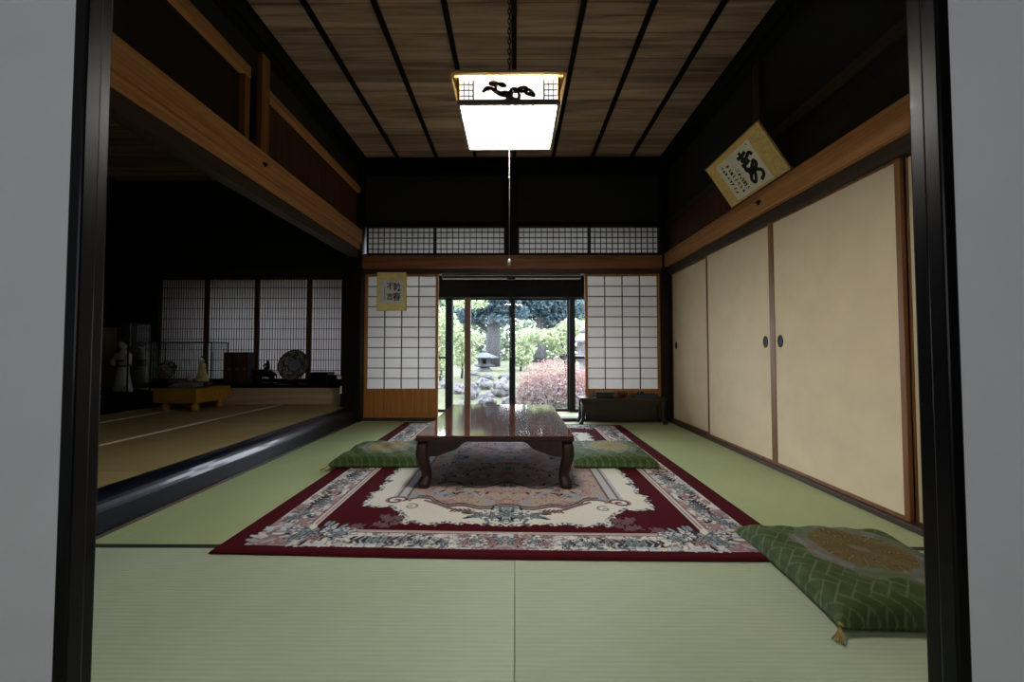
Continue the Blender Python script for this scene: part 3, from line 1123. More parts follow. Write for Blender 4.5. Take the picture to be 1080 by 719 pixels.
    for (x, y, r, c) in [(.33, .165, .055, BLU), (.41, .19, .048, PAL), (.28, .13, .040, BLU * .85), (.46, .15, .040, BLU), (.38, .12, .036, MAU), (.50, .205, .036, PAL), (.25, .20, .036, PAL)]:
        flower(x, y, r, c, 6, r * 90)
    # bouquet at the foot of the central panel
    for k in range(46):
        t, r = rg.random() * 6.28, .03 + .10 * rg.random()
        leaf(HW - abs(r * 1.6 * math.cos(t)), .385 + r * .7 * math.sin(t), .030, .010, t, [BLU, DRK * 1.5, BLU * .6, CRM][k % 4])
    for (x, y, r, c) in [(0, .385, .055, BLU), (.07, .40, .045, PAL), (.07, .355, .036, BLU * .8), (.125, .375, .036, BLU)]:
        flower(HW - x, y, r, c, 6, r * 70)
    curve([(HW - .14, .40), (HW - .22, .42), (HW - .30, .455), (HW - .36, .50), (HW - .44, .55)], .010, MAU * .55)
    sprig(HW - .16, .43, math.pi, 5, .022, MAU * .4, .02)
    # curls at the panel corners
    spiral(HW - .60, .545, .075, 1.5, 0, .010, MAU * .9)
    spiral(HW - .60, .545, .060, 1.4, .3, .0045, DRK)
    spiral(HW - .50, .47, .045, 1.3, 2, .0055, GRY * .6, -1)
    # long side border
    y = .36
    k = 0
    while y < HL + .05:
        x = .195
        if k % 3 == 0:
            for j in range(18):
                t = rg.random() * 6.28
                leaf(x + .055 * math.cos(t), y + .075 * math.sin(t), .026, .009, t, [BLU, PAL, DRK * 1.6, MAU][j % 4])
            for (ax, ay, r, c) in [(0, 0, .046, BLU), (.035, .05, .036, PAL), (-.03, -.05, .036, BLU * .8), (-.04, .04, .03, MAU)]:
                flower(x + ax, y + ay, r, c, 6, k + r * 50)
        elif k % 3 == 1:
            sprig(x - .02, y - .06, 1.4, 5, .028, DRK * 1.7, .026)
            sprig(x + .04, y + .06, -1.7, 4, .028, BLU * .6, .024)
        else:
            for j in range(16):
                leaf(x + .11 * (rg.random() - .5), y + .15 * (rg.random() - .5), .03, .010, rg.random() * 3.1, [MAU, MAU * .7, GRY, DRK * 2][j % 4])
            spiral(x, y, .055, 1.3, k, .006, MAU * .6)
        y += .145
        k += 1
    # sprigs straying on the burgundy
    for k in range(10):
        sprig(.46 + .25 * rg.random(), .225 + .10 * rg.random(), rg.random() * 3, 2, .02, MAU * .45, .02)
    # motifs in the middle
    for k in range(34):
        x, yy = HW - .45 * rg.random(), .62 + .78 * rg.random()
        flower(x, yy, .022 + .014 * rg.random(), [BLU * .7, MAU * .7, GRY][k % 3], 5, k, k % 2 == 0)
        leaf(x + .04, yy + .03, .026, .009, k, DRK * 2)
    return C


def make_rug():
    HW, HL = 1.20, 1.40
    nd, nb = 286, 334
    q = rug_pattern(nd, nb, HW, HL)
    top = np.concatenate([q, q[:, -2::-1]], 1)
    full = np.concatenate([top, top[-2::-1]], 0)
    nv, nu = full.shape[:2]
    s, t = np.meshgrid(np.linspace(0, 1, nu), np.linspace(0, 1, nv))
    fl_, fr_, bl_, br_ = [np.array(c) for c in [(-1.235, 1.505), (1.155, 1.462), (-1.262, 4.25), (1.172, 4.11)]]
    XY = ((1 - s) * (1 - t))[..., None] * fl_ + (s * (1 - t))[..., None] * fr_ + ((1 - s) * t)[..., None] * bl_ + (s * t)[..., None] * br_
    XY[..., 1] += 0.012 * np.sin(s * math.pi) * -1 * (1 - t)
    # rounded corners and pile edge
    ed = np.minimum(np.minimum(s, 1 - s) * 2.4, np.minimum(t, 1 - t) * 2.8)
    Z = 0.004 + 0.010 * np.clip(ed / 0.014, 0, 1) ** 0.5
    P = np.concatenate([XY, Z[..., None]], -1)
    cx, cy = 0.0, 2.88
    P[..., 0] -= cx
    P[..., 1] -= cy
    B = P.copy()
    B[..., 2] = 0.0021
    o = grid_mesh('rug', P, full, M['rug'], None, (cx, cy, 0.0), B, False)
    return tag(o, 'large burgundy and cream floral rug under the low table', 'rug')


make_rug()

# ================================================================== LOW TABLE
def make_table():
    W2, y0, y1, H = 0.462, 2.17, 3.46, 0.325
    D2 = (y1 - y0) / 2
    gz = 0.0145
    t = thing('low_table', 'polished reddish brown low table with curved legs on the floral rug', 'table', (-0.116, (y0 + y1) / 2, gz))
    h = H - gz
    MB().box(-W2, W2, -D2, D2, h - .010, h).build('table_top', M['rosewood'], t, bevel=0.003)
    MB().box(-W2 - .002, W2 + .002, -D2 - .002, D2 + .002, h - .032, h - .0102).build('edge_rim', M['rosewood_z'], t, bevel=0.006)

    def arch(n2):
        """apron outline, half length n2"""
        z1, zl = h - .030, h - .125
        k = n2 / 0.45
        right = [(n2 - .275, z1 - .008), (n2 - .25, z1 - .02), (n2 - .225, z1 - .045), (n2 - .19, z1 - .062), (n2 - .155, z1 - .072), (n2 - .12, zl + .008), (n2 - .09, zl + .001), (n2 - .05, zl)]
        pts = [(-n2, z1), (n2, z1), (n2, zl)] + [(x, z) for x, z in reversed(right)]
        pts += [(-x, z) for x, z in right] + [(-n2, zl)]
        return pts
    for s in (-1, 1):
        MB().prism(arch(W2 - .02), s * (D2 - .024) - .011, s * (D2 - .024) + .011, 'xz').build('apron', M['rosewood_z'], t, bevel=0.003)
        MB().prism(arch(D2 - .036), s * (W2 - .024) - .011, s * (W2 - .024) + .011, 'yz').build('apron', M['rosewood_z'], t, bevel=0.003)
    for sx in (-1, 1):
        for sy in (-1, 1):
            prof = [(h - .032, -.040, .034), (h - .07, -.034, .035), (h - .11, -.031, .036), (h - .15, -.037, .034), (h - .19, -.046, .031),
                    (h - .225, -.054, .029), (h - .25, -.054, .030), (h - .272, -.048, .034), (h - .29, -.043, .037), (h - .300, -.043, .035), (0.0012, -.043, .029)]
            pts = [(sx * (W2 + o), sy * (D2 + o), z) for z, o, r in prof]
            m = MB().tube(pts + [(pts[-1][0], pts[-1][1], 0.0004)], [r for z, o, r in prof] + [.027], 16, True)
            m.build('leg', M['rosewood_z'], t, smooth=True)


make_table()

# ================================================================== FLOOR CUSHIONS
def herringbone(x, y, a, lw):
    i, j = np.floor(x / a).astype(int), np.floor(y / a).astype(int)
    fx, fy = x / a - i, y / a - j
    k = (i - j) % 4
    w = lw / a
    L, Rr, B, T = fx < w, fx > 1 - w, fy < w, fy > 1 - w
    e = np.zeros(x.shape, bool)
    e |= (k == 0) & (L | B | T)
    e |= (k == 1) & (Rr | B | T)
    e |= (k == 3) & (L | Rr | B)
    e |= (k == 2) & (L | Rr | T)
    return e


def make_cushion(label, cx, cy, z, w, d, h, rz, variant):
    n = 131
    t = thing('floor_cushion', label, 'cushion', (cx, cy, z), rz, 'green brocade floor cushions')
    s, r = np.meshgrid(np.linspace(-1, 1, n), np.linspace(-1, 1, n))
    # pinched sides, pulled-out corners
    px = s * (w / 2) * (1 - 0.05 * (1 - r ** 2) * np.abs(s) ** 6 + 0.03 * (r ** 8) * np.abs(s) ** 8)
    py = r * (d / 2) * (1 - 0.05 * (1 - s ** 2) * np.abs(r) ** 6 + 0.03 * (s ** 8) * np.abs(r) ** 8)
    pu = np.clip((1 - s ** 10) * (1 - r ** 10), 0, 1) ** 0.42
    mid = h * 0.42
    dome = 0.78 + 0.22 * np.clip(1 - (s ** 2 + r ** 2) * .6, 0, 1)
    rng = np.random.default_rng(variant)
    wob = 0.004 * np.sin(s * 7 + variant) * np.cos(r * 6 + variant * 2) + 0.003 * np.sin(s * 15 + r * 9)
    top = mid + (h - mid) * pu * dome + wob * pu
    sag = np.clip(1 - np.maximum(np.abs(s), np.abs(r)), 0, 1)
    bot = mid - (mid - 0.001) * np.clip(pu * 1.25, 0, 1)
    mid_drop = 0.35 * mid * (np.maximum(np.abs(s), np.abs(r)) ** 14)
    P = np.stack([px, py, top - mid_drop], -1)
    B = np.stack([px, py, np.maximum(bot - mid_drop, 0.0008)], -1)
    # brocade
    G1 = np.array([0.036, 0.068, 0.010]); G2 = np.array([0.046, 0.082, 0.013]); PALE = np.array([0.115, 0.15, 0.062])
    LIL = np.array([0.20, 0.21, 0.19]); OLV = np.array([0.12, 0.085, 0.020]); GLD = np.array([0.26, 0.22, 0.08]); PNK = np.array([0.18, 0.12, 0.09])
    C = np.zeros((n, n, 3))
    C[:] = G1
    i = np.floor(px / .05).astype(int) + np.floor(py / .05).astype(int)
    C[(i % 2) == 0] = G2
    C[herringbone((px + py) * .7071 + 10, (px - py) * .7071 + 10, .036, .0024)] = PALE
    mx, my = (0.03, 0.05) if variant == 1 else ((-.01, .04) if variant == 2 else (0.02, 0.05))
    x, y = px - mx, py - my
    rr, th = np.hypot(x, y), np.arctan2(y, x)
    ring = rr < .205 + .012 * np.cos(9 * th)
    C[ring] = LIL * (0.8 + .15 * np.sin(rr[ring] * 160 + 3 * th[ring]))[:, None]
    spots = ring & (np.sin(th * 14 + rr * 90) * np.sin(rr * 130) > .55)
    C[spots] = PNK
    gr = ring & (np.sin(th * 3 + 1) > .3)
    C[gr] = C[gr] * .45 + G2 * .7
    mum = rr < .150
    base = OLV if variant == 1 else GLD
    C[mum] = base * (0.75 + .4 * np.abs(np.sin(th[mum] * 9)) * (.4 + rr[mum] * 5))[:, None]
    C[mum & (np.abs(np.sin(th * 9)) < .12) & (rr > .05)] = GLD * .9
    C[mum & (np.abs(np.sin(th * 18 + 1)) < .10) & (rr > .10)] = OLV * .5
    C[rr < .03] = PNK
    grid_mesh('cushion_cover', P, C, M['cushion'], t, None, B)
    # corner tassels
    for sx in (-1, 1):
        for sy in (-1, 1):
            x0, y0 = sx * w / 2 * 1.0, sy * d / 2 * 1.0
            m = MB()
            m.ball((x0, y0, mid * .72), .008, 1)
            for k in range(5):
                a = math.atan2(sy, sx) + (k - 2) * .12
                m.tube([(x0, y0, mid * .7), (x0 + .022 * math.cos(a), y0 + .022 * math.sin(a), .012), (x0 + .055 * math.cos(a), y0 + .055 * math.sin(a), .004)], .0022, 5)
            m.build('tassel', M['tassel'], t, smooth=True)
    return t


make_cushion('green patterned floor cushion lying in front of the tan doors, nearest the viewer', 1.250, 1.36, 0.0022, 0.58, 0.56, 0.085, R(-3.6), 1)
make_cushion('green floor cushion on the left side of the low table', -0.955, 2.81, 0.0152, 0.64, 0.52, 0.085, R(1), 2)
make_cushion('green floor cushion on the right side of the low table', 0.70, 2.82, 0.0152, 0.58, 0.54, 0.085, R(-1), 3)

# ================================================================== PENDANT LAMP
def ribbon(m, pts, widths, o, ux, uz, nrm, depth=0.0015):
    """brush stroke: flat strip in the plane (ux,uz) at o, slightly raised"""
    P = [Vector(o) + Vector(ux) * p[0] + Vector(uz) * p[1] for p in pts]
    nrm = Vector(nrm).normalized()
    L, Rr = [], []
    for i, p in enumerate(P):
        d = (P[min(i + 1, len(P) - 1)] - P[max(i - 1, 0)]).normalized()
        sd = d.cross(nrm).normalized() * (widths[i] if isinstance(widths, (list, tuple)) else widths) * .5
        L.append((m.bm.verts.new(p + sd), m.bm.verts.new(p + sd + nrm * depth)))
        Rr.append((m.bm.verts.new(p - sd), m.bm.verts.new(p - sd + nrm * depth)))
    f = m.bm.faces.new
    for i in range(len(P) - 1):
        f([L[i][1], L[i + 1][1], Rr[i + 1][1], Rr[i][1]])
        f([L[i][0], Rr[i][0], Rr[i + 1][0], L[i + 1][0]])
        f([L[i][0], L[i + 1][0], L[i + 1][1], L[i][1]])
        f([Rr[i][0], Rr[i][1], Rr[i + 1][1], Rr[i + 1][0]])
    f([L[0][0], L[0][1], Rr[0][1], Rr[0][0]])
    f([L[-1][0], Rr[-1][0], Rr[-1][1], L[-1][1]])


def smooth_path(pts, n=6):
    out = []
    P = [Vector((p[0], p[1], 0)) for p in pts]
    for i in range(len(P) - 1):
        p0, p1, p2, p3 = P[max(i - 1, 0)], P[i], P[i + 1], P[min(i + 2, len(P) - 1)]
        for k in range(n):
            t = k / n
            v = 0.5 * ((2 * p1) + (p2 - p0) * t + (2 * p0 - 5 * p1 + 4 * p2 - p3) * t * t + (3 * p1 - p0 - 3 * p2 + p3) * t ** 3)
            out.append((v.x, v.y))
    out.append((P[-1].x, P[-1].y))
    return out


def make_lamp():
    hw, hd, bz0, bh = 0.236, 0.195, 1.978, 0.122
    L = thing('pendant_lamp', 'lit square pendant lamp with pine tree silhouette hanging over the room', 'lamp', (-0.028, 1.895, bz0))
    # glowing acrylic: bottom panel and band
    MB().box(-hw + .012, hw - .012, -hd + .012, hd - .012, 0.004, 0.010).build('bottom_diffuser', M['lamp_glow'], L)
    b = MB()
    b.box(-hw + .010, hw - .010, -hd + .008, -hd + .012, .012, bh - .004).box(-hw + .010, hw - .010, hd - .012, hd - .008, .012, bh - .004)
    b.box(-hw + .008, -hw + .012, -hd + .013, hd - .013, .012, bh - .004).box(hw - .012, hw - .008, -hd + .013, hd - .013, .012, bh - .004)
    b.build('side_diffuser', M['lamp_band'], L)
    f = MB()
    for s in (-1, 1):
        f.box(-hw, hw, s * hd - .007, s * hd + .007, -.006, .015)
        f.box(s * hw - .007, s * hw + .007, -hd, hd, -.004, .013)
        for u in (-1, 1):
            f.box(s * hw - .005, s * hw + .005, u * hd - .005, u * hd + .005, .012, bh)
            f.box(u * .166 - .003, u * .166 + .003, s * hd - .006, s * hd + .006, .012, bh)
    f.build('frame', M['lamp_frame'], L)
    for s in (-1, 1):
        for u in (-1, 1):
            g = MB()
            for k in (1, 2):
                x = u * (.166 + .066 * k / 3)
                g.box(x - .0018, x + .0018, s * (hd - .004) - .002, s * (hd - .004) + .002, .012, bh)
            for k in (1, 2, 3):
                z = .012 + (bh - .012) * k / 4
                xa, xb = sorted((u * .166, u * (hw - .003)))
                g.box(xa, xb, s * (hd - .004) - .0018, s * (hd - .004) + .0018, z - .0018, z + .0018)
            g.build('lattice', M['lamp_frame'], L)
    # flared top rim and corner fins
    r = MB()
    ow, od = hw + .026, hd + .026
    for s in (-1, 1):
        r.box(-ow, ow, s * od - .008, s * od + .008, bh + .001, bh + .013)
        r.box(s * ow - .008, s * ow + .008, -od, od, bh + .001, bh + .013)
    r.box(-ow, ow, -od, od, bh + .013, bh + .017)
    r.build('top_rim', M['lamp_gold'], L)
    for sx in (-1, 1):
        for sy in (-1, 1):
            m = MB()
            y = sy * hd
            m.prism([(sx * (hw + .003), .045), (sx * (hw + .003), bh + .001), (sx * (ow), bh + .001)], y - .004, y + .004, 'xz')
            m.build('corner_fin', M['lamp_gold'], L)
    # pine silhouettes front and back
    def px(p):
        return ((p[0] - 530) / 8.64 / 390 * 1.69, (315 - p[1]) / 8.64 / 390 * 1.69 + .006)
    strokes = [
        ([(525, 312), (545, 285), (545, 262), (500, 240), (455, 232), (410, 208), (380, 192)], [.030, .022, .016, .018, .016, .013, .008]),
        ([(610, 312), (575, 290), (548, 262)], [.028, .018, .010]),
        ([(410, 205), (408, 175), (412, 150)], .008),
        ([(412, 150), (380, 148), (352, 135), (372, 120), (400, 118), (420, 136), (450, 132), (478, 136), (500, 156), (470, 156), (440, 145)], .007),
        ([(400, 195), (360, 178), (330, 172), (308, 188), (288, 216)], [.010, .010, .009, .010, .008]),
        ([(320, 176), (312, 200), (330, 185)], .006),
        ([(605, 300), (630, 262), (622, 215), (635, 190)], [.012, .010, .008, .006]),
        ([(550, 240), (545, 210), (560, 188), (590, 182), (612, 195), (600, 215), (575, 205)], .007),
        ([(630, 215), (622, 185), (650, 172), (680, 168), (705, 182), (695, 205), (660, 210), (635, 205)], .007),
        ([(690, 215), (705, 195), (735, 200), (755, 222), (770, 250), (735, 242), (705, 232), (690, 215)], .008),
        ([(440, 215), (470, 240), (520, 230), (550, 225)], .009),
        ([(355, 140), (375, 128), (395, 140), (415, 124), (440, 142), (465, 138), (495, 158), (455, 158)], .006),
        ([(300, 205), (318, 180), (340, 188), (365, 176), (385, 190)], .008),
        ([(550, 200), (572, 182), (590, 200), (615, 186), (640, 196), (660, 178), (690, 186), (700, 215)], .007),
        ([(640, 220), (672, 206), (700, 232), (730, 228), (768, 250)], .007),
        ([(470, 226), (500, 222), (530, 228), (556, 218), (548, 240)], .012),
    ]
    for s in (-1, 1):
        m = MB()
        for pts, w in strokes:
            q = smooth_path([px(p) for p in pts], 4)
            if isinstance(w, list):
                w = [1.45 * float(v) for v in np.interp(np.linspace(0, 1, len(q)), np.linspace(0, 1, len(w)), w)]
            else:
                w = w * 1.75
            ribbon(m, q, w, (0, s * (hd - .003), 0), (-s, 0, 0) if s > 0 else (1, 0, 0), (0, 0, 1), (0, s, 0), .003)
        m.build('pine_silhouette', M['lamp_frame'], L)
    # chain, hub with spreader arms
    c = MB()
    c.lathe([(.012, .0), (.017, .015), (.017, .03), (.004, .05)], 12, (0, 0, bh + .095))
    for k in range(4):
        a = R(45 + 90 * k)
        c.tube([(0, 0, bh + .105), (.10 * math.cos(a), .10 * math.sin(a), bh + .065), (.20 * math.cos(a), .18 * math.sin(a), bh + .016)], .004, 6)
    c.tube([(0, 0, bh + .017), (0, 0, bh + .10)], .010, 10)
    c.build('hanger', M['iron'], L, smooth=True)
    ch = MB()
    z = bh + .155
    k = 0
    top = ZC - bz0 - .03
    while z < top:
        ax = (1, 0) if k % 2 else (0, 1)
        ps = [(ax[0] * .008 * math.cos(a), ax[1] * .008 * math.cos(a), z + .017 * math.sin(a)) for a in [2 * math.pi * i / 10 for i in range(11)]]
        ch.tube(ps, .0026, 5)
        z += .027
        k += 1
    ch.build('chain', M['iron'], L, smooth=True)
    MB().lathe([(.05, 0), (.05, .02), (.02, .035)], 20, (0, 0, top - .012)).build('ceiling_rose', M['iron'], L, smooth=True)
    # pull cord with bead and knob
    p = MB()
    zb = 1.275 - bz0
    p.tube([(0, 0, 0.004), (0.001, 0, zb * .5), (0, 0, zb)], .0010, 6)
    p.build('pull_cord', M['cord'], L, smooth=True)
    MB().ball((0, 0, 1.72 - bz0), .006, 2).build('cord_bead', M['cord'], L, smooth=True)
    MB().lathe([(.003, .02), (.008, .012), (.010, .0), (.008, -.012), (.003, -.016)], 12, (0, 0, zb)).build('cord_knob', M['cord'], L, smooth=True)


make_lamp()

# ================================================================== CALLIGRAPHY
def glyph(txt, size, o, ux, uz, nrm, parent, name='ink_character'):
    """one character cut from the built-in typeface as raised ink"""
    cu = bpy.data.curves.new('ink', 'FONT')
    cu.body = txt
    cu.size = size
    cu.extrude = 0.0008
    cu.offset = size * 0.012
    cu.align_x = 'CENTER'
    cu.align_y = 'CENTER'
    tmp = bpy.data.objects.new('ink', cu)
    COL.objects.link(tmp)
    bpy.context.view_layer.update()
    me = bpy.data.meshes.new_from_object(tmp)
    bpy.data.objects.remove(tmp)
    n = Vector(nrm).normalized()
    mat = Matrix((list(Vector(ux)) + [0], list(Vector(uz)) + [0], list(n) + [0], [0, 0, 0, 1])).transposed()
    mat.translation = Vector(o)
    me.transform(mat)
    me.name = name
    me.materials.clear()
    me.materials.append(M['ink'])
    ob = bpy.data.objects.new(name, me)
    COL.objects.link(ob)
    ob.parent = parent
    return ob


def make_right_plaque():
    # bottom edge rests on the beam, top leans out into the room
    y0, y1 = 2.36, 3.00
    bot, top = Vector((1.775, 0, 1.990)), Vector((1.570, 0, 2.300))
    uz = (top - bot).normalized()
    H = (top - bot).length
    ux = Vector((0, -1, 0))                      # reading direction: towards the viewer
    nr = ux.cross(uz).normalized()
    if nr.x > 0:
        nr = -nr
    Wd = y1 - y0
    t = thing('calligraphy_plaque', 'gold bordered calligraphy plaque leaning out above the tan sliding doors', 'plaque', (bot.x, (y0 + y1) / 2, bot.z))
    B3 = Matrix((list(ux) + [0], list(uz) + [0], list(nr) + [0], [0, 0, 0, 1])).transposed()
    m = MB().box(-Wd / 2, Wd / 2, 0, H, -.014, 0)
    m.xform(B3)
    m.build('mount', M['gold'], t)
    e = .008
    for z0, z1 in ((H, H + e), (-e * .2, e * .6)):
        f = MB().box(-Wd / 2 - e, Wd / 2 + e, z0, z1, -.016, .003)
        f.xform(B3)
        f.build('edge_strip', M['brown_y'], t)
    sx0, sx1, t0, t1 = -Wd / 2 + .17 * Wd, -Wd / 2 + .79 * Wd, .05 * H, .90 * H
    m = MB().box(sx0, sx1, t0, t1, .0, .0015)
    m.xform(B3)
    m.build('paper', M['washi'], t)
    pw, ph = sx1 - sx0, t1 - t0
    o = ux * sx0 + uz * t0 + nr * .0016

    def st(m, pts, w):
        q = smooth_path([(p[0] * pw, p[1] * ph) for p in pts], 5)
        ribbon(m, q, w, o, ux, uz, nr, .0008)
    # large cursive characters, traced on the paper (0..1, 0..1)
    m = MB()
    wv = .026
    st(m, [(.665, .90), (.675, .78), (.665, .64)], .026)
    st(m, [(.56, .80), (.68, .79), (.80, .83)], wv)
    st(m, [(.60, .70), (.74, .70), (.86, .76), (.90, .68)], wv)
    st(m, [(.56, .60), (.68, .60), (.78, .63)], wv)
    st(m, [(.68, .66), (.60, .52), (.62, .44), (.74, .46), (.84, .56), (.86, .46), (.74, .38), (.60, .36)], wv)
    st(m, [(.62, .50), (.70, .40), (.66, .32)], .021)
    st(m, [(.74, .36), (.70, .24), (.62, .14), (.58, .22), (.64, .33), (.78, .36), (.88, .28), (.86, .17), (.76, .10)], wv)
    m.build('large_brush_writing', M['ink'], t)
    lr = random.Random(11)
    for cx, top_, n in ((.40, .50, 6), (.27, .82, 8), (.12, .88, 8)):
        m = MB()
        for k in range(n):
            z = top_ - k * (.78 if n > 6 else .44) / n
            for j in range(3):
                a = (cx + lr.uniform(-.045, .045), z + lr.uniform(-.03, .03))
                c = (cx + lr.uniform(-.05, .05), z + lr.uniform(-.035, .035))
                st(m, [a, ((a[0] + c[0]) / 2 + lr.uniform(-.02, .02), (a[1] + c[1]) / 2), c], lr.uniform(.005, .009))
        m.build('small_brush_writing', M['ink'], t)
    m = MB()
    st(m, [(.90, .95), (.92, .91)], .006)
    m.build('brush_mark', M['ink'], t)
    m = MB()
    st(m, [(.40, .63), (.40, .57)], .006)
    st(m, [(.45, .62), (.45, .56)], .006)
    m.build('red_seal', M['seal'], t)


make_right_plaque()


def make_left_plaque():
    y = 4.375
    x0, x1, z0, z1 = bx(397.5, y), bx(427.5, y), bz(327, y), bz(287, y)
    w, h = (x1 - x0) / 2, z1 - z0
    t = thing('calligraphy_board', 'small pale gold calligraphy board hanging on the left shoji door', 'plaque', ((x0 + x1) / 2, y, z0))
    MB().box(-w, w, -.010, .006, 0, h).build('board', M['gold_pale'], t)
    e = .006
    MB().box(-w - e, -w, -.014, .008, -e, h + e).box(w, w + e, -.014, .008, -e, h + e).box(-w, w, -.014, .008, -e, 0).box(-w, w, -.014, .008, h, h + e).build('edge_frame', M['gold'], t)
    MB().box(-w * .80, w * .80, -.0115, -.009, h * .19, h * .79).build('paper', M['washi_grey'], t)
    ux, uz, n = (1, 0, 0), (0, 0, 1), (0, -1, 0)
    for ch, cx, cz, s in (('執', .40, .60, .105), ('春', .36, .345, .104), ('不', -.10, .625, .092), ('言', -.13, .35, .088)):
        glyph(ch, s, (w * cx, -.0122, h * cz), ux, uz, n, t)
    m = MB()
    for k in range(7):
        z = h * (.62 - .05 * k)
        ribbon(m, [(-w * .52, z), (-w * .46, z - .010), (-w * .52, z - .018)], .005, (0, -.0116, 0), ux, uz, n, .0006)
    m.build('signature', M['ink'], t)


make_left_plaque()

# nail covers on the beams
for (lab, x, y, z, s) in (('small dark metal nail cover on the right beam below the calligraphy plaque', 1.765, 390 * 1.765 / 259, 1.895, -1),
                          ('small dark metal nail cover on the left beam under the transom post', -1.80, 390 * 1.80 / 268.5, 2.165, 1)):
    m = MB()
    m.lathe([(.006, .008), (.015, .006), (.020, 0)] if s > 0 else [(.020, 0), (.015, -.006), (.006, -.008)], 12, (0, 0, 0), 'x')
    m.tube([(s * .005, -.032, -.008), (s * .009, 0, .003), (s * .005, .034, .012)], [.004, .009, .004], 8)
    tag(m.build('nail_cover', M['iron'], loc=(x, y, z), smooth=True), lab, 'nail cover')

# ================================================================== DARK BENCH WITH TRAYS
def make_bench():
    t = thing('bench', 'dark low wooden bench against the right shoji door', 'bench', (1.215, 4.262, 0.0014))
    w, d, h = 0.485, 0.115, 0.2986
    MB().box(-w, w, -d, d, h - .032, h).build('bench_top', M['bench'], t, bevel=0.005)
    MB().box(-w + .07, w - .10, -d + .05, -d + .065, .055, h - .032).build('front_panel', M['bench'], t)
    for sx in (-1, 1):
        for sy in (-1, 1):
            x, y = sx * (w - .04), sy * (d - .025)
            m = MB().tube([(x, y, h - .031), (x, y, .14), (x + sx * .004, y, .06), (x + sx * .018, y, .032), (x + sx * .024, y, .012), (x + sx * .024, y, .006), (x + sx * .024, y, .001)], [.026, .023, .020, .021, .024, .024, .022], 12, True)
            m.build('leg', M['bench'], t, smooth=True)
    MB().box(-w + .05, w - .05, -d + .02, -d + .035, h - .075, h - .032).build('apron', M['bench'], t)


make_bench()


def dish(name, label, cat, x, y, z, parts, mat):
    o = thing(name, label, cat, (x, y, z))
    for n, m in parts:
        m.build(n, mat, o, bevel=0.003)
    return o


dish('lacquer_box', 'black lidded lacquer box at the left end of the dark bench', 'box', 1.02, 4.26, 0.3005,
     [('box_body', MB().box(-.10, .10, -.07, .07, 0, .045)), ('lid', MB().box(-.104, .104, -.074, .074, .0455, .062))], M['black_gloss'])
o = thing('lacquer_bowl', 'round brown lacquer bowl in the middle of the dark bench', 'bowl', (1.235, 4.26, 0.3005))
MB().lathe([(.035, 0), (.036, .008), (.055, .025), (.072, .055), (.070, .055), (.052, .028), (.030, .014), (.001, .012)], 28).build('bowl_body', M['brown_ware'], o, smooth=True)
o = thing('tray', 'flat slate coloured tray at the right end of the dark bench', 'tray', (1.48, 4.26, 0.3005))
MB().box(-.13, .13, -.08, .08, 0, .010).build('tray_base', M['slate_ware'], o, bevel=0.003)
MB().box(-.13, .13, -.08, -.074, .0102, .03).box(-.13, .13, .074, .08, .0102, .03).box(-.13, -.124, -.074, .074, .0102, .03).box(.124, .13, -.074, .074, .0102, .03).build('rim', M['slate_ware'], o)
o = thing('tea_caddy', 'small black round caddy standing inside the slate tray', 'caddy', (1.44, 4.26, 0.3108))
MB().lathe([(.030, 0), (.034, .006), (.034, .034), (.030, .038)], 20).build('caddy_body', M['black_gloss'], o, smooth=True)
MB().lathe([(.035, .0385), (.035, .046), (.028, .052), (.004, .053)], 20).build('lid', M['black_gloss'], o, smooth=True)

# ================================================================== RAISED ROOM: THINGS ON THE SILL SHELF
SZ = 0.4102
# small panelled cabinet
o = thing('cabinet', 'small brown panelled wooden cabinet on the sill shelf', 'cabinet', (-3.50, 4.67, SZ))
MB().box(-.15, .15, -.055, .08, 0, .40).build('cabinet_body', M['board_black'], o, bevel=0.004)
for k in range(3):
    x = -.096 + .096 * k
    p = MB().box(x - .044, x + .044, -.066, -.0555, .02, .375).build('door', M['board_dark'], o, bevel=0.003)
    MB().ball((x + .03, -.071, .19), .007, 1).build('knob', M['gold'], p, smooth=True)

# ox with a rider, cast metal
def skin_figure(name, joints, edges, mat, parent, sub=2):
    me = bpy.data.meshes.new(name)
    me.from_pydata([j[:3] for j in joints], edges, [])
    me.materials.append(mat)
    ob = bpy.data.objects.new(name, me)
    COL.objects.link(ob)
    ob.parent = parent
    md = ob.modifiers.new('skin', 'SKIN')
    md.use_smooth_shade = True
    for i, j in enumerate(joints):
        r = j[3]
        me.skin_vertices[0].data[i].radius = (r, r)
    me.skin_vertices[0].data[0].use_root = True
    s = ob.modifiers.new('smooth', 'SUBSURF')
    s.levels = s.render_levels = sub
    return ob


o = thing('ox_figurine', 'black metal ox figurine carrying a rider on the sill shelf', 'figurine', (-3.155, 4.66, SZ))
o.scale = (1.2, 1.0, 1.25)
J = [(.02, 0, .105, .040), (.08, 0, .108, .038), (-.05, 0, .112, .038), (-.085, 0, .125, .028), (-.118, 0, .120, .022), (-.148, 0, .102, .014),
     (.078, .022, .060, .014), (.084, .024, .010, .010), (.078, -.022, .060, .014), (.070, -.024, .010, .010),
     (-.052, .022, .060, .013), (-.060, .024, .010, .010), (-.052, -.022, .060, .013), (-.046, -.024, .010, .010),
     (.115, 0, .100, .008), (.124, 0, .055, .005), (-.112, .022, .142, .005), (-.112, .034, .158, .003), (-.112, -.022, .142, .005), (-.112, -.034, .158, .003)]
E = [(0, 1), (0, 2), (2, 3), (3, 4), (4, 5), (1, 6), (6, 7), (1, 8), (8, 9), (2, 10), (10, 11), (2, 12), (12, 13), (1, 14), (14, 15), (4, 16), (16, 17), (4, 18), (18, 19)]
skin_figure('ox_body', J, E, M['bronze_black'], o)
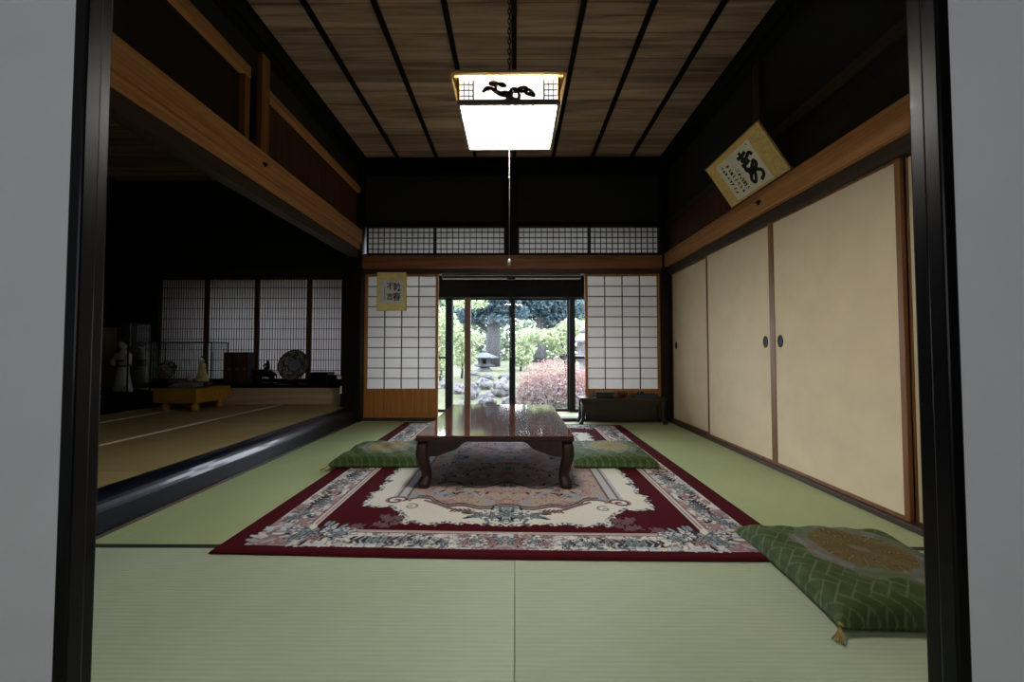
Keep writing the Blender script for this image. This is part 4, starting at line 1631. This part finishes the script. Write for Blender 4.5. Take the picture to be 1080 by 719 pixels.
J = [(.030, 0, .165, .024), (.030, 0, .195, .024), (.026, 0, .222, .010), (.022, 0, .242, .017), (.022, .034, .200, .010), (-.005, .030, .175, .008), (.022, -.034, .200, .010), (-.005, -.030, .175, .008),
     (.010, .034, .135, .013), (.012, .042, .100, .009), (.010, -.034, .135, .013), (.012, -.042, .100, .009)]
E = [(0, 1), (1, 2), (2, 3), (1, 4), (4, 5), (1, 6), (6, 7), (0, 8), (8, 9), (0, 10), (10, 11)]
skin_figure('rider', J, E, M['bronze_black'], o)
MB().box(-.125, .125, -.05, .05, 0, .012).build('base', M['bronze_black'], o, bevel=0.003)

# painted plate on a stand
def make_plate(label, x, y, z, r, tilt, parent_name='plate'):
    t = thing(parent_name, label, 'plate', (x, y, z))
    n = 61
    th, rr = np.meshgrid(np.linspace(0, 2 * math.pi, 97), np.linspace(0, 1, n))
    lift = 0.045 if r > .15 else .02
    prof = np.interp(rr, [0, .45, .6, 1], [.0, .0, .018, .034])
    X, Z = rr * r * np.cos(th), rr * r * np.sin(th)
    c, s = math.cos(tilt), math.sin(tilt)
    Yl = -prof
    P = np.stack([X, Yl * c + Z * s, Z * c - Yl * s + r * c + lift], -1)
    Bk = Yl + .006
    B = np.stack([X, Bk * c + Z * s, Z * c - Bk * s + r * c + lift], -1)
    C = np.zeros((n, 97, 3))
    C[:] = (.10, .12, .10)
    a = np.sin(th * 6 + 3 * np.sin(rr * 20)) * np.sin(rr * 26 + th * 2)
    C[a > .25] = (.42, .44, .36)
    C[a > .7] = (.40, .30, .12)
    C[(np.sin(th * 9 + rr * 14) > .75) & (rr > .5)] = (.30, .20, .14)
    C[a < -.6] = (.03, .04, .07)
    C[rr < .40] = (.20, .27, .32)
    C[(rr > .40) & (rr < .44)] = (.05, .06, .09)
    C[rr > .965] = (.10, .08, .05)
    grid_mesh('plate_body', P, C, M['cushion'] if False else painted_glaze, t, None, B)
    m = MB()
    for sx in (-1, 1):
        m.tube([(sx * r * .42, -.06, .0), (sx * r * .40, -.062, .035), (sx * r * .40, -.045, .012), (sx * r * .38, .02, .012), (sx * r * .30, .06, .16), (sx * r * .30, .065, .20)], .006, 6)
    m.tube([(-r * .40, .02, .014), (r * .40, .02, .014)], .006, 6)
    m.build('plate_stand', M['iron'], t, smooth=True)
    return t


painted_glaze = painted('painted_porcelain', 0.25, 0.5, 0.0, 60)
make_plate('large painted plate with blue centre on a stand on the sill shelf', -2.80, 4.69, SZ, 0.195, R(14))

o = thing('black_box', 'long black lacquer box to the right of the painted plate', 'box', (-2.455, 4.68, SZ))
MB().box(-.125, .125, -.09, .09, 0, .115).build('box_body', M['black_gloss'], o, bevel=0.004)
MB().box(-.13, .13, -.095, .095, .1155, .15).build('lid', M['black_gloss'], o, bevel=0.004)
o = thing('black_box', 'lower black box at the pillar end of the sill shelf', 'box', (-2.21, 4.67, SZ))
MB().box(-.105, .105, -.08, .08, 0, .09).build('box_body', M['black_gloss'], o, bevel=0.004)
MB().box(-.109, .109, -.084, .084, .0905, .115).build('lid', M['black_gloss'], o, bevel=0.004)

# white fittings at the pillar
o = thing('bell_push', 'small round white fitting beside the dark left pillar', 'fitting', (-2.045, 4.295, bz(398, 4.3)))
MB().lathe([(.020, -.0), (.022, -.008), (.016, -.014), (.004, -.016)][::-1], 20, (0, 0, 0), 'y').build('cap', M['white'], o, smooth=True)
MB().lathe([(.026, .005), (.026, .0)][::-1], 20, (0, 0, 0), 'y').build('back_plate', M['white'], o, smooth=True)
o = thing('paper_tag', 'narrow white upright tag below the round white fitting', 'tag', (-2.02, 4.297, bz(415, 4.3)))
MB().box(-.010, .010, -.003, .002, 0, .085).build('card', M['white'], o)
MB().lathe([(.0035, -.006), (.0035, -.003)], 10, (0, 0, .078), 'y').build('pin', M['iron'], o)

# glass cases
def glass_case(label, x, y, z, w, d, h):
    t = thing('display_case', label, 'display case', (x, y, z))
    MB().box(-w / 2, w / 2, -d / 2, d / 2, 0, .03).build('base', M['black_gloss'], t, bevel=0.003)
    g = MB()
    e = .003
    for s in (-1, 1):
        g.box(-w / 2 + .008, w / 2 - .008, s * (d / 2 - .006) - e / 2, s * (d / 2 - .006) + e / 2, .031, h - .012)
        g.box(s * (w / 2 - .006) - e / 2, s * (w / 2 - .006) + e / 2, -d / 2 + .009, d / 2 - .009, .031, h - .012)
    g.build('glass', M['case_glass'], t)
    f = MB()
    for sx in (-1, 1):
        for sy in (-1, 1):
            xx, yy = sx * (w / 2 - .005), sy * (d / 2 - .005)
            f.box(xx - .005, xx + .005, yy - .005, yy + .005, .0305, h - .012)
    f.box(-w / 2, w / 2, -d / 2, d / 2, h - .012, h)
    f.build('frame', M['black_wood_z'], t)
    return t


glass_case('wide glass display case on the left end of the sill shelf', -4.17, 4.69, SZ, 0.84, 0.28, 0.53)
make_plate('pale rimmed plate standing inside the wide glass case', -4.42, 4.70, SZ + .031, 0.12, R(14))
o = thing('doll', 'small figure in yellow robe inside the wide glass case', 'doll', (-3.98, 4.69, SZ + .031))
MB().lathe([(.07, 0), (.066, .03), (.045, .11), (.034, .17), (.038, .20), (.030, .23), (.012, .245)], 20).build('robe', M['gold_pale'], o, smooth=True)
MB().ball((0, -.004, .275), .032, 2, (.9, 1, 1.15)).build('head', M['skin_white'], o, smooth=True)
MB().ball((0, .008, .288), .036, 2, (.95, .95, 1.0)).build('hair', M['hair'], o, smooth=True)
o = thing('ornament', 'small white lidded jar beside the yellow figure in the case', 'jar', (-4.10, 4.66, SZ + .031))
MB().lathe([(.020, 0), (.030, .02), (.032, .05), (.020, .07)], 20).build('jar_body', M['white'], o, smooth=True)
MB().lathe([(.022, .0705), (.020, .08), (.005, .09)], 20).build('lid', M['white'], o, smooth=True)

PZ = 0.3452
glass_case('tall glass case holding a white doll on the dark platform', -4.42, 4.14, PZ, 0.40, 0.26, 0.80)
o = thing('doll', 'white robed standing doll inside the tall glass case', 'doll', (-4.43, 4.16, PZ + .031))
m = MB().lathe([(.085, 0), (.080, .03), (.055, .18), (.048, .30), (.062, .37), (.058, .42), (.026, .455), (.020, .47)], 24)
m.tube([(-.055, 0, .41), (-.085, -.03, .32), (-.03, -.07, .30)], [.030, .034, .020], 10)
m.tube([(.055, 0, .41), (.085, -.03, .32), (.03, -.07, .30)], [.030, .034, .020], 10)
m.build('kimono', M['kimono'], o, smooth=True)
MB().lathe([(.0615, .27), (.063, .28), (.063, .34), (.0615, .35)], 24).build('sash', M['brown_ware'], o, smooth=True)
m = MB().ball((0, -.004, .52), .045, 3, (.88, .96, 1.15))
m.ball((0, -.048, .515), .007, 1)
m.build('head', M['skin_white'], o, smooth=True)
m = MB().ball((0, .012, .540), .051, 3, (.98, .95, .98))
m.ball((0, .03, .585), .024, 2)
m.build('hair', M['hair'], o, smooth=True)
o = thing('folded_card', 'small white folded card beside the doll in the tall case', 'card', (-4.272, 4.07, PZ + .031), R(20))
m = MB()
m.prism([(-.03, 0), (-.026, 0), (.002, .085), (0, .088), (-.002, .088)], -.03, .03, 'xz')
m.prism([(.03, 0), (.026, 0), (.0025, .080), (.0025, .088), (.004, .084)], -.03, .03, 'xz')
m.build('card_fold', M['white'], o)
o = thing('gilt_screen', 'dim gilt standing panel at the far left of the dark platform', 'screen', (-4.83, 4.36, PZ))
MB().box(-.16, .16, -.006, .006, .02, .76).build('gilt_panel', M['gold'], o)
MB().box(-.18, -.16, -.012, .012, 0, .78).box(.16, .18, -.012, .012, 0, .78).box(-.16, .16, -.012, .012, .76, .78).box(-.16, .16, -.012, .012, 0, .02).build('frame', M['black_wood_z'], o)

# go board
o = thing('go_board', 'thick yellow wooden go board on legs in the raised room', 'game board', (-3.60, 4.14, RZ + 0.0018), R(-3))
MB().box(-.24, .24, -.225, .225, .095, .245).build('board_block', M['goban'], o, bevel=0.004)
g = MB()
for k in range(19):
    u = -.19 + .38 * k / 18
    g.box(u - .0006, u + .0006, -.18, .18, .2451, .2455)
    v = -.18 + .36 * k / 18
    g.box(-.19, .19, v - .0006, v + .0006, .2451, .2454)
g.build('grid_lines', M['ink'], o)
for sx in (-1, 1):
    for sy in (-1, 1):
        MB().lathe([(.018, 0), (.030, .012), (.038, .04), (.034, .065), (.022, .08), (.026, .095)], 18, (sx * .165, sy * .155, 0)).build('leg', M['goban'], o, smooth=True)
o = thing('cloth_bundle', 'grey folded cloth lying on the yellow go board', 'cloth', (-3.66, 4.18, RZ + .2462), R(-3))
MB().box(-.16, .13, -.12, .11, 0, .022).build('cloth_layer', M['tray_grey'], o, bevel=0.008)
MB().box(-.14, .10, -.10, .10, .0225, .042).build('cloth_layer', M['tray_grey'], o, bevel=0.008)
o = thing('stone_bowl', 'small round dark bowl standing on the go board corner', 'bowl', (-3.46, 4.16, RZ + .2462))
MB().lathe([(.022, 0), (.036, .012), (.042, .036), (.034, .055), (.030, .055), (.036, .036), (.02, .012), (.001, .010)], 24).build('bowl_body', M['brown_ware'], o, smooth=True)

# ================================================================== GARDEN
gm = bmesh.new()
n = 40
gv = [[None] * (n + 1) for _ in range(n + 1)]
for j in range(n + 1):
    for i in range(n + 1):
        x = -14 + 28 * i / n
        y = 5.6 + 24 * (j / n) ** 1.6
        z = float(np.interp(y, [5.6, 7.5, 9.0, 11, 14, 30], [-.45, -.42, -.15, .14, .28, .6])) + .05 * noise.noise(Vector((x * .7, y * .7, 0)))
        gv[j][i] = gm.verts.new((x, y, z))
for j in range(n):
    for i in range(n):
        gm.faces.new([gv[j][i], gv[j][i + 1], gv[j + 1][i + 1], gv[j + 1][i]])
gmb = MB()
gmb.bm.free()
gmb.bm = gm
struct(gmb.build('ground', M['moss'], smooth=True))


def gz(y):
    return float(np.interp(y, [5.6, 7.5, 9.0, 11, 14, 30], [-.45, -.42, -.15, .14, .28, .6]))


def foliage(clumps, n, size, mat, name, parent, seed, flat=0.0):
    r = random.Random(seed)
    verts, faces = [], []
    tot = sum(c[3] * c[4] * c[5] for c in clumps)
    for (cx, cy, cz, rx, ry, rz) in clumps:
        for _ in range(max(8, int(n * rx * ry * rz / tot))):
            v = Vector((r.gauss(0, 1), r.gauss(0, 1), r.gauss(0, 1))).normalized() * (r.random() ** 0.35)
            p = Vector((cx + v.x * rx, cy + v.y * ry, cz + v.z * rz))
            a = Vector((r.gauss(0, 1), r.gauss(0, 1), r.gauss(0, .6))).normalized()
            b = a.cross(Vector((r.gauss(0, 1), r.gauss(0, 1), r.gauss(0, 1)))).normalized()
            s = size * r.uniform(.6, 1.4)
            i = len(verts)
            c = a.cross(b) * s * .18
            verts += [p - a * s, p + b * s * .45 + c, p + a * s, p - b * s * .45 + c]
            faces.append((i, i + 1, i + 2, i + 3))
    me = bpy.data.meshes.new(name)
    me.from_pydata([tuple(v) for v in verts], [], faces)
    me.materials.append(mat)
    ob = bpy.data.objects.new(name, me)
    COL.objects.link(ob)
    ob.parent = parent
    return ob


def plant(name, label, cat, x, y, trunk, clumps, n, size, mat, seed, group=None):
    t = thing(name, label, cat, (x, y, gz(y) - .05), 0, group)
    for i, (pts, rad) in enumerate(trunk):
        MB().tube(pts, rad, 10).build('trunk' if i == 0 or name == 'hedge' else 'branch', M['bark'], t, smooth=True)
    foliage(clumps, n, size, mat, 'foliage', t, seed)
    return t


def gx(px, y):
    return (px - 542.8) / 390 * y


# big dark tree behind the lantern
plant('garden_tree', 'large dark evergreen tree behind the small stone lantern', 'tree', gx(519, 14), 14,
      [([(0, 0, 0), (.05, 0, 1.2), (0, 0, 2.6), (.1, 0, 4)], [.32, .26, .22, .18]), ([(0, 0, 1.4), (.7, 0, 1.9), (1.2, .2, 2.3)], [.12, .08, .04]), ([(0, 0, 1.3), (-.7, 0, 1.8), (-1.1, .2, 2.2)], [.12, .08, .04])],
      [(0, 0, 2.5, 1.1, .8, .6), (.75, .1, 2.1, .65, .7, .4), (-.8, .1, 2.0, .75, .7, .4), (.1, .1, 3.6, 1.5, 1.0, .8), (.2, -.3, 1.75, .6, .5, .25)], 6500, .10, M['leaf_dark'], 21)
plant('garden_tree', 'dark spreading tree seen through the right half of the garden doors', 'tree', gx(569, 16.5), 16.5,
      [([(0, 0, 0), (-.05, 0, .9), (.1, 0, 1.9), (.3, 0, 3.2)], [.36, .30, .24, .16]), ([(.05, 0, 1.3), (.7, 0, 1.8), (1.2, .1, 2.5)], [.13, .10, .05])],
      [(.2, 0, 2.5, 1.3, .9, .6), (1.2, .2, 2.5, 1.0, .9, .6), (-.6, .2, 2.6, .9, .9, .6), (.2, 0, 3.6, 1.6, .9, .7), (.7, -.2, 1.95, .8, .6, .3)], 6500, .11, M['leaf_dark'], 22)
plant('pale_tree', 'pale green young tree behind the pink bush', 'tree', gx(598, 10.5), 10.5,
      [([(0, 0, 0), (-.05, 0, .6), (-.2, 0, 1.2), (-.35, 0, 1.7)], [.05, .045, .035, .02]), ([(-.05, 0, .6), (.2, 0, 1.1), (.3, 0, 1.6)], [.035, .03, .015])],
      [(-.45, 0, 1.20, .50, .5, .26), (.15, 0, 1.45, .45, .5, .30), (-.95, .1, 1.25, .35, .4, .25), (-.2, 0, .85, .35, .3, .15)], 2600, .05, M['leaf_pale'], 23)
plant('pale_shrub', 'pale green shrub between the two dark door stiles on the left', 'shrub', gx(487, 10.5), 10.5,
      [([(0, 0, 0), (.03, 0, .4), (-.05, 0, .8)], [.04, .03, .015])], [(0, 0, .75, .5, .4, .42), (.25, 0, 1.15, .4, .35, .25), (-.35, 0, 1.4, .4, .35, .3), (.2, 0, 2.2, .6, .3, .2)], 2600, .05, M['leaf_pale'], 24)
plant('pale_shrub', 'bright leafy shrub at the far left edge of the garden doors', 'shrub', gx(464, 9.5), 9.5,
      [([(0, 0, 0), (.03, 0, .5), (-.05, 0, 1.1)], [.04, .03, .015])], [(0, 0, .8, .42, .4, .6), (.0, 0, 1.6, .5, .4, .5)], 2400, .05, M['leaf_pale'], 25)
plant('pale_shrub', 'light green shrub to the right of the stone lantern', 'shrub', gx(549, 12.2), 12.2,
      [([(0, 0, 0), (.03, 0, .4), (-.05, 0, .8)], [.04, .03, .015])], [(0, 0, .55, .45, .4, .40), (.15, 0, 1.15, .40, .3, .30), (.30, .0, .85, .25, .25, .30)], 2200, .05, M['leaf_pale'], 26)
plant('hedge', 'tall mid green hedge along the back of the garden', 'hedge', -.5, 19.5,
      [([(-3, 0, 0), (-3, 0, 1.6)], .12), ([(3, 0, 0), (3, 0, 1.6)], .12)],
      [(-6, 0, 1.4, 2.6, .8, 1.7), (-2.6, 0, 1.0, 2.3, .8, 1.4), (1.2, 0, 1.0, 2.3, .8, 1.3), (5.2, 0, 1.5, 2.6, .8, 1.8)], 9000, .17, M['leaf_mid'], 27)
plant('garden_tree', 'far tall tree crown rising above the hedge on the left', 'tree', -3.6, 22,
      [([(0, 0, 0), (.1, 0, 2.6), (0, 0, 4)], [.2, .16, .1])], [(0, 0, 3.0, 2.2, 1.4, 1.3), (1.4, 0, 4.0, 1.8, 1.3, 1.2)], 3600, .18, M['leaf_mid'], 28)
plant('garden_tree', 'far tree crown at the right edge of the garden doors', 'tree', 4.6, 22,
      [([(0, 0, 0), (.1, 0, 2.6), (0, 0, 4)], [.2, .16, .1])], [(0, 0, 2.8, 1.9, 1.4, 1.3), (-.6, 0, 4.2, 1.8, 1.3, 1.1)], 3600, .18, M['leaf_mid'], 29)
# pink azalea
t = thing('azalea_bush', 'rounded pinkish azalea bush close outside the garden doors', 'bush', (gx(583, 7.4), 7.4, gz(7.4) - .03))
m = MB()
rr = random.Random(3)
for k in range(9):
    a = 6.28 * k / 9
    m.tube([(.05 * math.cos(a), .05 * math.sin(a), 0), (.3 * math.cos(a), .25 * math.sin(a), .4), (.55 * math.cos(a), .45 * math.sin(a), .75)], [.018, .013, .006], 6)
m.build('stems', M['bark'], t, smooth=True)
foliage([(0, .05, .62, .74, .55, .52), (.5, .1, .52, .55, .5, .42), (-.38, .05, .45, .38, .42, .36)], 7000, .026, M['leaf_pink'], 'foliage', t, 33)
foliage([(0, -.1, .40, .80, .58, .42), (.5, 0, .34, .58, .5, .36), (-.38, -.05, .32, .44, .46, .32)], 9000, .022, M['twig'], 'twig_growth', t, 35)
foliage([(-.1, -.45, .12, .75, .2, .14), (.6, -.4, .12, .5, .2, .14)], 900, .035, M['leaf_mid'], 'lower_leaves', t, 34)

# lanterns
o = thing('stone_lantern', 'small low stone lantern with wide roof under the dark tree', 'lantern', (gx(511, 12), 12, gz(12) - .03))
MB().lathe([(.27, 0), (.28, .05), (.20, .12), (.14, .16)], 6).build('legs_base', M['stone_dark'], o)
MB().lathe([(.17, .1605), (.32, .20), (.33, .25), (.25, .27)], 6).build('platform', M['stone_dark'], o)
m = MB()
for k in range(4):
    a = R(45 + 90 * k)
    x, y = .18 * math.cos(a), .18 * math.sin(a)
    m.box(x - .06, x + .06, y - .06, y + .06, .27, .45)
m.box(-.05, .05, -.05, .05, .27, .44)
m.build('fire_box', M['stone_dark'], o)
MB().lathe([(.46, .45), (.47, .485), (.28, .56), (.11, .63), (.05, .64)], 6).build('roof', M['stone_dark'], o)
MB().lathe([(.045, .641), (.07, .68), (.05, .73), (.01, .76)], 12).build('finial', M['stone_dark'], o, smooth=True)
o = thing('stone_lantern', 'tall pale stone lantern at the right edge of the garden doors', 'lantern', (gx(616, 8.2), 8.2, gz(8.2) - .03))
MB().lathe([(.26, 0), (.26, .10), (.16, .16)], 6).build('base', M['stone'], o)
MB().lathe([(.11, .1605), (.10, .5), (.11, .92)], 16).build('post', M['stone'], o, smooth=True)
MB().lathe([(.13, .9205), (.24, 1.0), (.24, 1.06), (.16, 1.08)], 6).build('platform', M['stone'], o)
MB().lathe([(.15, 1.0805), (.16, 1.30), (.14, 1.34)], 6).build('fire_box', M['stone'], o)
MB().lathe([(.32, 1.3405), (.33, 1.39), (.17, 1.48), (.07, 1.55)], 6).build('roof', M['stone'], o)
MB().lathe([(.05, 1.5505), (.08, 1.60), (.05, 1.66), (.01, 1.70)], 12).build('finial', M['stone'], o, smooth=True)

# rocks round the pond bed
rocks = [(483, 8.9, .17, (1.1, .8, .9), 'pale low rock nearest the left door stile in the garden'),
         (497, 8.5, .20, (.9, .8, 1.2), 'upright pale rock left of the middle in the garden pile'),
         (510, 9.3, .20, (1.0, .8, .9), 'rough grey rock below the small stone lantern'),
         (513, 8.0, .21, (1.0, .8, .9), 'broad pale rock at the front of the garden pile'),
         (529, 8.7, .22, (1.0, .8, 1.2), 'large pale rock right of the middle in the garden pile'),
         (538, 7.7, .19, (.9, .8, 1.0), 'grey rock beside the middle door stile'),
         (468, 9.3, .18, (1.0, .8, .8), 'small grey rock behind the left door stile'),
         (513, 10.3, .15, (1.5, .8, .6), 'flat mossy rock at the edge of the lawn'),
         (532, 10.4, .15, (1.2, .8, .6), 'flat dark rock on the lawn right of the lantern'),
         (501, 10.9, .13, (1.2, .8, .6), 'flat rock on the lawn left of the lantern'),
         (490, 7.5, .19, (1.0, .8, .8), 'front left pale rock of the garden pile'),
         (524, 7.2, .17, (1.1, .8, .8), 'low front rock of the pile below the broad pale rock')]
for i, (px_, y, r, s, lab) in enumerate(rocks):
    m = MB().ball((0, 0, 0), r, 4, s, .34, i + 1)
    tag(m.build('garden_rock', M['stone'] if i not in (7, 8) else M['stone_dark'], loc=(gx(px_, y), y, gz(y) + r * s[2] * .45)), lab, 'rock', 'rocks in the garden')
